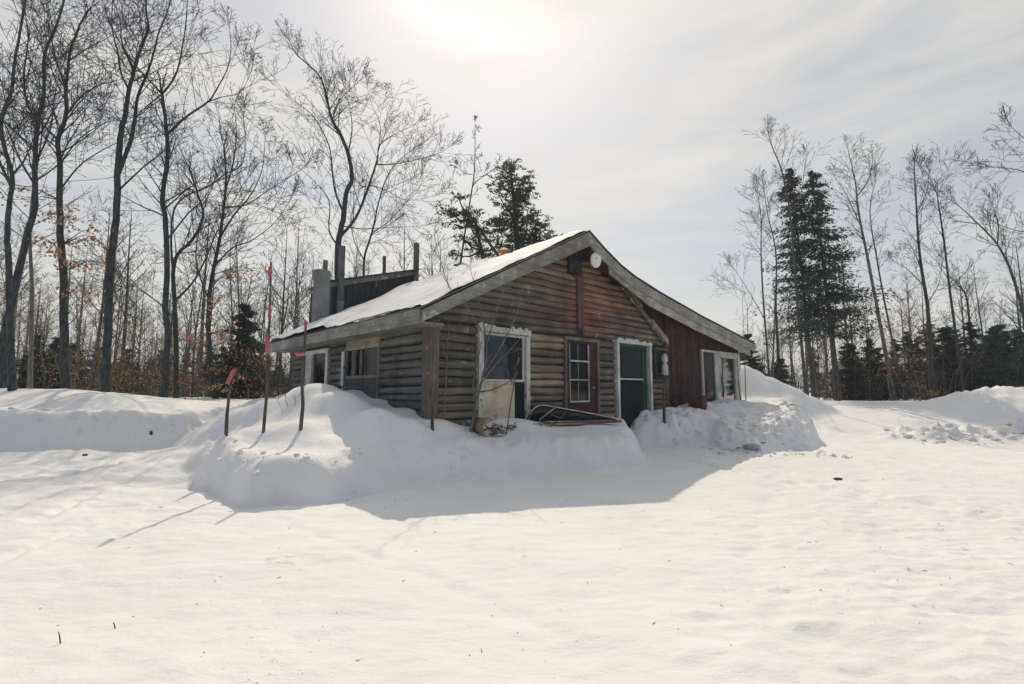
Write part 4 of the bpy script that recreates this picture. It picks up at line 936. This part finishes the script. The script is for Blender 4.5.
# conifers
def needles(mb,c,d,n,size,rg,spreadv=.3):
    for _ in range(n):
        p=c+Vector((rg.gauss(0,spreadv),rg.gauss(0,spreadv),rg.gauss(0,spreadv*.35)))
        a=(d*.8+Vector((rg.uniform(-1,1),rg.uniform(-1,1),rg.uniform(-.8,.5)))).normalized()*size*rg.uniform(.6,1.3)
        b=a.cross(Vector((rg.uniform(-1,1),rg.uniform(-1,1),rg.uniform(-1,1))))
        if b.length<1e-5: continue
        b=b.normalized()*size*.24; t=min(1,max(0,rg.gauss(.4,.3)))
        mb.add([p-b,p+a,p+b],[(0,1,2)],(t,t,t))
def conifer(name,h,rbase,low,seed,dens=1.0,mat='needle',trunk_r=.1,droop=.35,lean=0,ragged=.3,label=None,cat='tree',group=None,size=.16):
    rg=random.Random(seed); root=empty(name,(0,0,0),0,label,cat,group); tr=MB(); cr=MB()
    tp=[Vector((lean*(k/8)**1.3,0,h*k/8-(.3 if k==0 else 0))) for k in range(9)]
    tr.tube(tp,[trunk_r*(1-.93*k/8) for k in range(9)],7)
    n=int(h*11*dens)
    for i_ in range(n):
        t=low+(1-low)*(i_+rg.random())/n; k=min(7,int(t*8)); p=tp[k].lerp(tp[k+1],t*8-k)
        L=rbase*((1-t)/(1-low))**.8*rg.uniform(1-ragged,1+ragged*.6)+.12
        if rg.random()<.12: L*=.4
        a=rg.uniform(0,6.283); d=Vector((math.cos(a),math.sin(a),-.1)); pts=[p]; m=5
        for q_ in range(m):
            s=(q_+1)/m; pts.append(p+Vector((d.x*L*s,d.y*L*s,-droop*L*s*(1-.55*s))))
        tr.tube(pts,[max(.006,.028*(1-t))*(1-.7*q_/m)+.003 for q_ in range(m+1)],3,cap=False)
        for q_ in range(1,m+1):
            needles(cr,pts[q_],Vector((d.x,d.y,-.25)),int(11*dens*(1+L*.9)),size,rg,.08+.12*L*(.6+.4*q_/m))
    needles(cr,tp[8]-Vector((0,0,.15)),Vector((0,0,.6)),14,size,rg,.08)
    tr.build('trunk',M['bark_grey'],root,True); cr.build('crown',M[mat],root)
    return root
def place(o,x,Y,s=1,rz=0):
    X=(x-512)/F*Y; o.location=(X,Y,gz(X,Y)-.05); o.scale=(s,s,s); o.rotation_euler=(0,0,rz)
# twin spruce, right
def hgt(x,ytop,Y): p=at(x,ytop,Y); return p.z-gz(p.x,Y)
Y=23.5; sp=conifer('spruce_tree',hgt(818,172,Y),2.25,.28,71,.84,trunk_r=.15,droop=.34,ragged=.6,label='tall dark spruce with a bare lower trunk, right spire of the twin pair',group='twin spruces right of the cabin',size=.17,lean=-.55)
place(sp,836,Y)
sp=conifer('spruce_tree',hgt(804,168,24.3),1.65,.32,72,.82,trunk_r=.11,droop=.34,ragged=.6,label='narrower dark spruce, left spire of the twin pair',group='twin spruces right of the cabin',size=.17,lean=-.5)
place(sp,812,24.3)
# pine behind the ridge, clumped boughs
def pine(name,label,Y,trunk,boughs,seed,r0):
    rg=random.Random(seed); b=at(*trunk[0],Y); base=Vector((b.x,b.y,gz(b.x,b.y))); root=empty(name,base,0,label,'tree')
    tr=MB(); cr=MB(); P=[at(x,y,Y)-base for x,y in trunk]; P[0].z=-.3; S=smoothpts(P,3); n=len(S)
    tr.tube(S,[r0*(1-.85*i/(n-1)) for i in range(n)],8)
    for (x,y,w,hh,n_) in boughs:
        dy=rg.uniform(-1,1)*1.2; c=at(x,y,Y+dy)-base; k=min(S,key=lambda q:(q-c).length+abs(q.z-(c.z-.5))*.6)
        mid=k.lerp(c,.5)+Vector((0,0,-.12)); tr.tube([k,mid,c],[.05,.035,.015],5,cap=False)
        sw_=w*Y/F; sh_=hh*Y/F
        for _ in range(int(n_*1.4)):
            q=c+Vector((rg.gauss(0,sw_*.5),rg.gauss(0,sw_*.5),rg.gauss(0,sh_*.45)))
            if rg.random()<.3: tr.tube([mid.lerp(c,rg.random()),q],[.012,.005],3,cap=False)
            needles(cr,q,(q-c+Vector((0,0,.15))).normalized()*.8,11,.13,rg,.075)
    tr.build('trunk',M['bark_grey'],root,True); cr.build('crown',M['pine'],root); return root
pine('pine_tree','green pine with upswept boughs rising behind the cabin ridge',19,[(528,392),(522,300),(517,243),(514,205),(511,170)],
 [(505,170,10,7,14),(513,166,7,9,14),(511,180,12,8,22),(500,183,11,6,14),(527,176,6,10,12),(526,190,8,9,18),(517,193,12,9,26),(500,198,11,6,12),(520,205,14,10,30),(511,212,10,9,20),(508,225,16,10,28),(522,225,18,12,44),(532,215,9,8,12),(523,240,20,12,44),(540,228,11,10,22),(544,245,14,8,24),(536,238,11,8,20),(552,238,9,8,10),(560,240,10,5,10),(498,226,12,8,16),(493,222,9,6,12),(510,245,18,9,26),(565,250,14,6,10)],81,.20)
pine('pine_tree','thinner pine with flat tiers of needles beside the dead spar',18.4,[(492,392),(488,300),(478,235),(470,222),(466,205)],
 [(458,197,8,4,7),(448,211,11,4,11),(462,215,12,5,15),(474,215,11,7,15),(470,226,12,5,14),(455,224,10,4,6),(482,229,12,5,12),(475,240,11,4,9),(462,237,8,4,7),(488,238,12,6,12),(476,253,11,4,9),(458,256,8,8,7),(497,245,11,6,12),(490,256,12,6,10),(460,268,9,5,7)],82,.10)
mb=MB(); a_=at(470,216,18); b_=at(500,258,18); mb.tube([(a_-b_)*1.0,Vector((0,0,0)),(b_-a_)*1.6],[.04,.06,.09],6); o=mb.build('fallen_trunk',M['bark_grey'],None,True); o.location=b_; tag(o,'fallen trunk slanting down between the two pines','fallen tree')

# generic woods behind: a few kinds, copied individually
def baretree(h,seed,r0,low=.35,bend=.3,kids=(17,5,3),barkm='bark_grey',sp=.85):
    rg=random.Random(seed); root=empty('young_maple',(0,0,0)); tr=MB(); cr=MB()
    b=Vector((rg.uniform(-1,1),rg.uniform(-1,1),0))*bend; P=[Vector((b.x*math.sin(k*.6)*.5+b.x*k/6,b.y*math.sin(k*.8)*.5,h*k/6-(.3 if k==0 else 0))) for k in range(7)]
    S=smoothpts(P,2); n=len(S); rad=[r0*(1-.9*i/(n-1)) for i in range(n)]
    tr.tube(S,rad,6); spawn(cr,S,rad,h*.30,0,rg,(kids[0],)+kids[1:],sp,.07,.0065,(4,3,3,3),start=low,lenf=.95)
    if rg.random()<.6:
        k=n//2-1; Q=[S[k],S[k]+Vector((rg.uniform(-.5,.5),.2,h*.13)),S[k]+Vector((rg.uniform(-1,1),.3,h*.35))]; tr.tube(smoothpts(Q,3),[r0*.5*(1-.8*i/6) for i in range(7)],5)
        spawn(cr,smoothpts(Q,3),[r0*.4]*7,h*.25,0,rg,(7,)+kids[1:],sp,.07,.0065,(4,3,3,3),start=.3,lenf=.95)
    tr.build('trunk',M[barkm],root,True); cr.build('crown',M[barkm],root); return root
def beech(h,seed):
    rg=random.Random(seed); root=empty('beech_sapling',(0,0,0)); tr=MB(); cr=MB(); S=smoothpts([Vector((rg.uniform(-.15,.15)*k,rg.uniform(-.1,.1)*k,h*k/4-(.2 if k==0 else 0))) for k in range(5)],2)
    tr.tube(S,[.03*(1-.85*i/8) for i in range(9)],5); lm=MB()
    for _ in range(16):
        k=rg.randint(1,7); q=S[k]; a=rg.uniform(0,6.28); L=h*.3*rg.uniform(.5,1.2); e_=q+Vector((math.cos(a)*L,math.sin(a)*L,L*.35)); m_=q.lerp(e_,.5)+Vector((0,0,.08)); cr.tube([q,m_,e_],[.010,.007,.004],3,cap=False)
        for c in (m_,e_): 
            if rg.random()<.75: leafspray(lm,[c],[rg.randint(6,13)],rg,.07)
    tr.build('trunk',M['bark_pale'],root,True); cr.build('branches',M['bark_grey'],root); lm.build('leaves',M['leaf'],root); return root
protos=[baretree(9.5,100,.10),baretree(11,101,.12,.4),baretree(8,102,.08,.3,.5),baretree(12,103,.13,.45,.4,barkm='bark_dark'),baretree(7,104,.06,.25,.6),baretree(10,105,.09,.35,.5,barkm='bark_dark'),baretree(6,106,.05,.2,.3,(14,5,3)),baretree(9,107,.11,.5,.2,(12,6,4),barkm='bark_pale')]
cons=[conifer('young_spruce',5.0,1.5,.05,200,1.2,trunk_r=.07,size=.2),conifer('young_spruce',3.6,1.3,.03,201,1.3,trunk_r=.05,size=.18),conifer('young_spruce',6.5,1.6,.08,202,1.0,trunk_r=.09,ragged=.45,size=.2),conifer('young_spruce',4.4,1.0,.10,203,.9,trunk_r=.05,ragged=.5,size=.18)]
beeches=[beech(3.2,301),beech(2.4,302),beech(4.2,303)]
used_=set()
def put(protoset,k,x,Y,s,rz,label,group,cat):
    p=protoset[k]
    if id(p) in used_: o=copy_tree(p)
    else: o=p; used_.add(id(p))
    place(o,x,Y,s,rz); tag(o,label,cat,group); return o
rg=random.Random(77)
def wood_zone(n,x0,x1,ya,yb,top0,top1,label,group):
    for i_ in range(n):
        x=x0+(x1-x0)*(i_+rg.random())/n; Y=rg.uniform(ya,yb); k=rg.randrange(8); h0=(9.5,11,8,12,7,10,6,9)[k]
        tp=rg.uniform(top0,top1); s=max(.3,(392-tp)/F*Y+.4)/h0
        put(protos,k,x,Y,s,rg.uniform(0,6.28),label,group,'tree')
wood_zone(32,-30,300,21,36,200,310,'thin bare tree in the crowded wood behind the left snow bank','bare trees crowding behind the left bank')
wood_zone(52,-30,310,34,70,275,340,'distant bare tree low in the wood left of the cabin','distant bare trees left of the cabin')
wood_zone(12,290,480,26,45,215,270,'bare tree showing over the cabin roof left of the ridge','bare trees showing over the roof')
wood_zone(6,430,520,26,40,225,262,'small bare tree seen over the roof beside the two pines','small bare trees beside the pines')
wood_zone(10,748,830,28,46,265,330,'thin bare tree behind the annex corner','bare trees behind the annex corner')
wood_zone(15,820,1060,27,45,235,320,'bare tree in the wood behind the right snow bank','bare trees behind the right bank')
wood_zone(20,780,1060,42,75,290,350,'distant bare tree low in the right hand wood','distant bare trees on the right')
def con_zone(n,x0,x1,ya,yb,top0,top1,label,group):
    for i_ in range(n):
        x=x0+(x1-x0)*(i_+rg.random())/n; Y=rg.uniform(ya,yb); k=rg.randrange(4); h0=(5,3.6,6.5,4.4)[k]
        tp=rg.uniform(top0,top1); s=max(.3,(392-tp)/F*Y+.4)/h0
        put(cons,k,x,Y,s,rg.uniform(0,6.28),label,group,'tree')
con_zone(7,20,60,19,24,325,365,'young dark spruce between the far left trunks','young spruces at the far left')
con_zone(4,108,140,20,25,350,372,'small spruce between the tall straight tree and the forked tree','small spruces by the straight tree')
con_zone(1,239,241,19.5,20,302,306,'single dark spruce standing behind the short stake','spruce')
con_zone(3,222,262,21,23,335,360,'low spruce in the shade behind the marked stakes','low spruces behind the stakes')
con_zone(20,0,310,26,45,340,372,'far low spruce in the left wood','far spruces in the left wood')
con_zone(4,748,790,20,24,345,375,'small spruce behind the heap at the annex corner','small spruces behind the annex heap')
con_zone(16,825,960,24,31,315,378,'dark young spruce in the thicket under the right hand trees','young spruces of the right thicket')
con_zone(12,968,1060,22,28,318,350,'dense dark spruce behind the right snow heap','dense spruces behind the right heap')
con_zone(11,790,1040,34,45,340,372,'far dark spruce filling the right hand wood','far spruces of the right wood')
def beech_zone(n,x0,x1,ya,yb,label,group,s0=.6,s1=1.1):
    for i_ in range(n):
        x=x0+(x1-x0)*(i_+rg.random())/n; put(beeches,rg.randrange(3),x,rg.uniform(ya,yb),rg.uniform(s0,s1),rg.uniform(0,6.28),label,group,'sapling')
beech_zone(15,110,275,17.5,26,'beech sapling with dry orange leaves in the left wood','leafy beech saplings on the left')
beech_zone(5,5,100,17,24,'beech sapling with dry leaves under the leafy oak','beech saplings under the oak')
beech_zone(8,790,1000,22,27,'small beech with pale brown leaves in the right thicket','beech saplings in the right thicket')
for (x0,x1,n_,y0,y1,lb) in ((-40,312,1100,18.5,34,'tangle of leafless undergrowth filling the left wood'),(745,1070,650,22,36,'tangle of leafless undergrowth filling the right wood')):
    mb=MB()
    for _ in range(n_):
        Y=rg.uniform(y0,y1); X=(rg.uniform(x0,x1)-512)/F*Y; z=gz(X,Y) if _%9==0 else .95; hh=rg.uniform(.4,1)**1.5*3.0; p=Vector((X,Y,z-.05)); a=rg.uniform(0,6.28); l=rg.uniform(.1,.7)*hh
        q=p+Vector((math.cos(a)*l*.4,math.sin(a)*l*.4,hh*.55)); e_=p+Vector((math.cos(a)*l,math.sin(a)*l,hh)); mb.tube([p,q,e_],[.016,.011,.006],3,cap=False)
        for _k in range(3):
            t_=rg.random(); o_=q.lerp(e_,t_); mb.tube([o_,o_+Vector((rg.uniform(-.5,.5),rg.uniform(-.5,.5),rg.uniform(.0,.5)))],[.008,.004],3,cap=False)
    tag(mb.build('undergrowth',M['bark_grey']),lb,'undergrowth',kind='stuff')
for p in protos+cons+beeches:
    if id(p) not in used_: bpy.data.objects.remove(p)
# saplings in front of the cabin
def sap(label,Y,lines,r0,twigs=4,seed=0,name='birch_sapling',mat='bark_grey'):
    rg_=random.Random(seed); b=at(*lines[0][0],Y); base=Vector((b.x,b.y,gz(b.x,b.y))); root=empty(name,base,0,label,'sapling'); tr=MB(); cr=MB()
    for i_,pl in enumerate(lines):
        P=[at(x,y,Y-(.12*i_ if i_ else 0)*(k/(len(pl)-1)))-base for k,(x,y) in enumerate(pl)]
        if i_==0: P[0].z=-.1
        S=smoothpts(P,3); n=len(S); r=r0*(1 if i_==0 else .5); rad=[r*(1-.75*k/(n-1)) for k in range(n)]
        tr.tube(S,rad,5)
        spawn(cr,S,[q*.5 for q in rad],.8,0,rg_,(twigs,3),.6,.12,.0028,(3,3,3,3),start=.45,lenf=.6)
    tr.build('stem',M[mat],root,True); cr.build('twigs',M[mat],root)
sap('many stemmed sapling growing before the peeling window frame',8.75,[[(470,421),(477,400),(482,380),(486,360),(487,343)],[(476,402),(473,385),(480,350),(484,330)],[(487,343),(483,322),(478,300),(470,268)],[(487,343),(492,325),(500,300),(505,285)],[(480,385),(495,365),(510,350),(521,338)],[(483,375),(498,352),(515,318),(523,288)],[(479,392),(492,390),(505,384),(514,377)],[(481,330),(462,300),(448,285),(434,235)]],.032,5,1,mat='bark_pale')
sap('thin sapling against the logs left of the window',8.55,[[(444,420),(446,380),(448,340),(450,300),(447,275)],[(447,360),(440,330),(452,305)],[(447,350),(460,325),(472,300)]],.014,4,2,mat='bark_pale')
sap('thin leaning sapling at the right end of the annex window',15.6,[[(741,403),(739,385),(737,365),(738,350)],[(742,403),(738,380),(741,360)]],.013,2,3)
sap('tall thin dark sapling before the end of the annex roof',16.3,[[(746,404),(745,370),(744,335),(742,290)],[(744,335),(730,334),(710,336)],[(744,320),(752,300),(755,285)]],.016,3,4)
sap('feathery weed stalks standing in the sunlit mound beside the crooked stake',8.6,[[(288,425),(286,400),(284,385)],[(289,424),(295,405),(301,390)],[(287,424),(280,405),(278,398)]],.006,3,5,'weed_stalks','twig')

# ------------------------------------------------------------------ light, sky, camera
EL,AZ=R(48),R(-2.5)
sd_=Vector((math.sin(AZ)*math.cos(EL),math.cos(AZ)*math.cos(EL),math.sin(EL)))
l=bpy.data.lights.new('sun','SUN'); l.energy=2.75; l.angle=R(.6); l.color=(1,.885,.73); so=bpy.data.objects.new('sun',l); col.objects.link(so)
so.rotation_euler=(-sd_).to_track_quat('-Z','Y').to_euler(); so.location=(0,0,30)
w=bpy.data.worlds.new('World'); scene.world=w; w.use_nodes=True; nt=w.node_tree; N=nt.nodes.new; L=nt.links.new
bg=nt.nodes['Background']; sky=N('ShaderNodeTexSky'); sky.sky_type='NISHITA'; sky.sun_disc=False; sky.sun_elevation=EL; sky.sun_rotation=AZ
sky.air_density=1.0; sky.dust_density=1.5; sky.ozone_density=1.0
tc=N('ShaderNodeTexCoord'); mp=N('ShaderNodeMapping'); mp.inputs['Scale'].default_value=(.8,1.4,5.0); mp.inputs['Rotation'].default_value=(.15,.62,.2); L(tc.outputs['Generated'],mp.inputs[0])
n1=N('ShaderNodeTexNoise'); n1.inputs['Scale'].default_value=1.6; n1.inputs['Detail'].default_value=7; n1.inputs['Roughness'].default_value=.55; n1.inputs['Distortion'].default_value=.5; L(mp.outputs[0],n1.inputs[0])
mr=N('ShaderNodeMapRange'); mr.inputs['From Min'].default_value=.34; mr.inputs['From Max'].default_value=.66; mr.inputs['To Min'].default_value=.42; mr.inputs['To Max'].default_value=1.0; L(n1.outputs[0],mr.inputs[0])
# thin cloud veil is brighter where it lies towards the sun (forward scatter)
dt=N('ShaderNodeVectorMath'); dt.operation='DOT_PRODUCT'; L(tc.outputs['Generated'],dt.inputs[0]); dt.inputs[1].default_value=sd_
rm=N('ShaderNodeValToRGB'); rm.color_ramp.interpolation='EASE'; e_=rm.color_ramp.elements
e_[0].position=0; e_[0].color=(.13,.20,.36,1); e_[1].position=1; e_[1].color=(.94,.91,.82,1)
for p_,c_ in ((.50,(.19,.27,.44,1)),(.66,(.66,.68,.735,1)),(.80,(.86,.835,.765,1)),(.93,(.92,.88,.79,1))):
    q_=e_.new(p_); q_.color=c_
hm=N('ShaderNodeMapRange'); hm.inputs['From Min'].default_value=-1; hm.inputs['From Max'].default_value=1; L(dt.outputs['Value'],hm.inputs[0]); L(hm.outputs[0],rm.inputs[0])
sc_=N('ShaderNodeVectorMath'); sc_.operation='SCALE'; L(rm.outputs[0],sc_.inputs[0]); sc_.inputs['Scale'].default_value=10.7
mx=N('ShaderNodeMix'); mx.data_type='RGBA'; L(mr.outputs[0],mx.inputs['Factor']); L(sky.outputs[0],mx.inputs['A']); L(sc_.outputs[0],mx.inputs['B'])
L(mx.outputs['Result'],bg.inputs[0]); bg.inputs[1].default_value=.1
mb=MB(); mb.box(-605,605,-305,905,-1.5,30)  # haze volume added to lift the dark tones
hm_=bpy.data.materials.new('added_haze'); hm_.use_nodes=True; ht=hm_.node_tree; ht.nodes.remove(ht.nodes['Principled BSDF'])
pv=ht.nodes.new('ShaderNodeVolumePrincipled'); pv.inputs['Color'].default_value=(.93,.96,1,1); pv.inputs['Density'].default_value=.0012; pv.inputs['Anisotropy'].default_value=.3
ht.links.new(pv.outputs[0],ht.nodes['Material Output'].inputs['Volume'])
HZ=tag(mb.build('haze',hm_),'thin haze added over the yard to lift the dark tones','haze',kind='stuff')
cam=bpy.data.cameras.new('camera'); co_=bpy.data.objects.new('camera',cam); col.objects.link(co_); scene.camera=co_
cam.sensor_width=36; cam.lens=F/1024*36; cam.clip_end=3000; cam.clip_start=.05
co_.location=(0,0,H); co_.rotation_euler=(math.pi/2+TH,0,0)
vs=scene.view_settings; vs.view_transform='Standard'; vs.look='None'; vs.exposure=-.18; vs.gamma=1
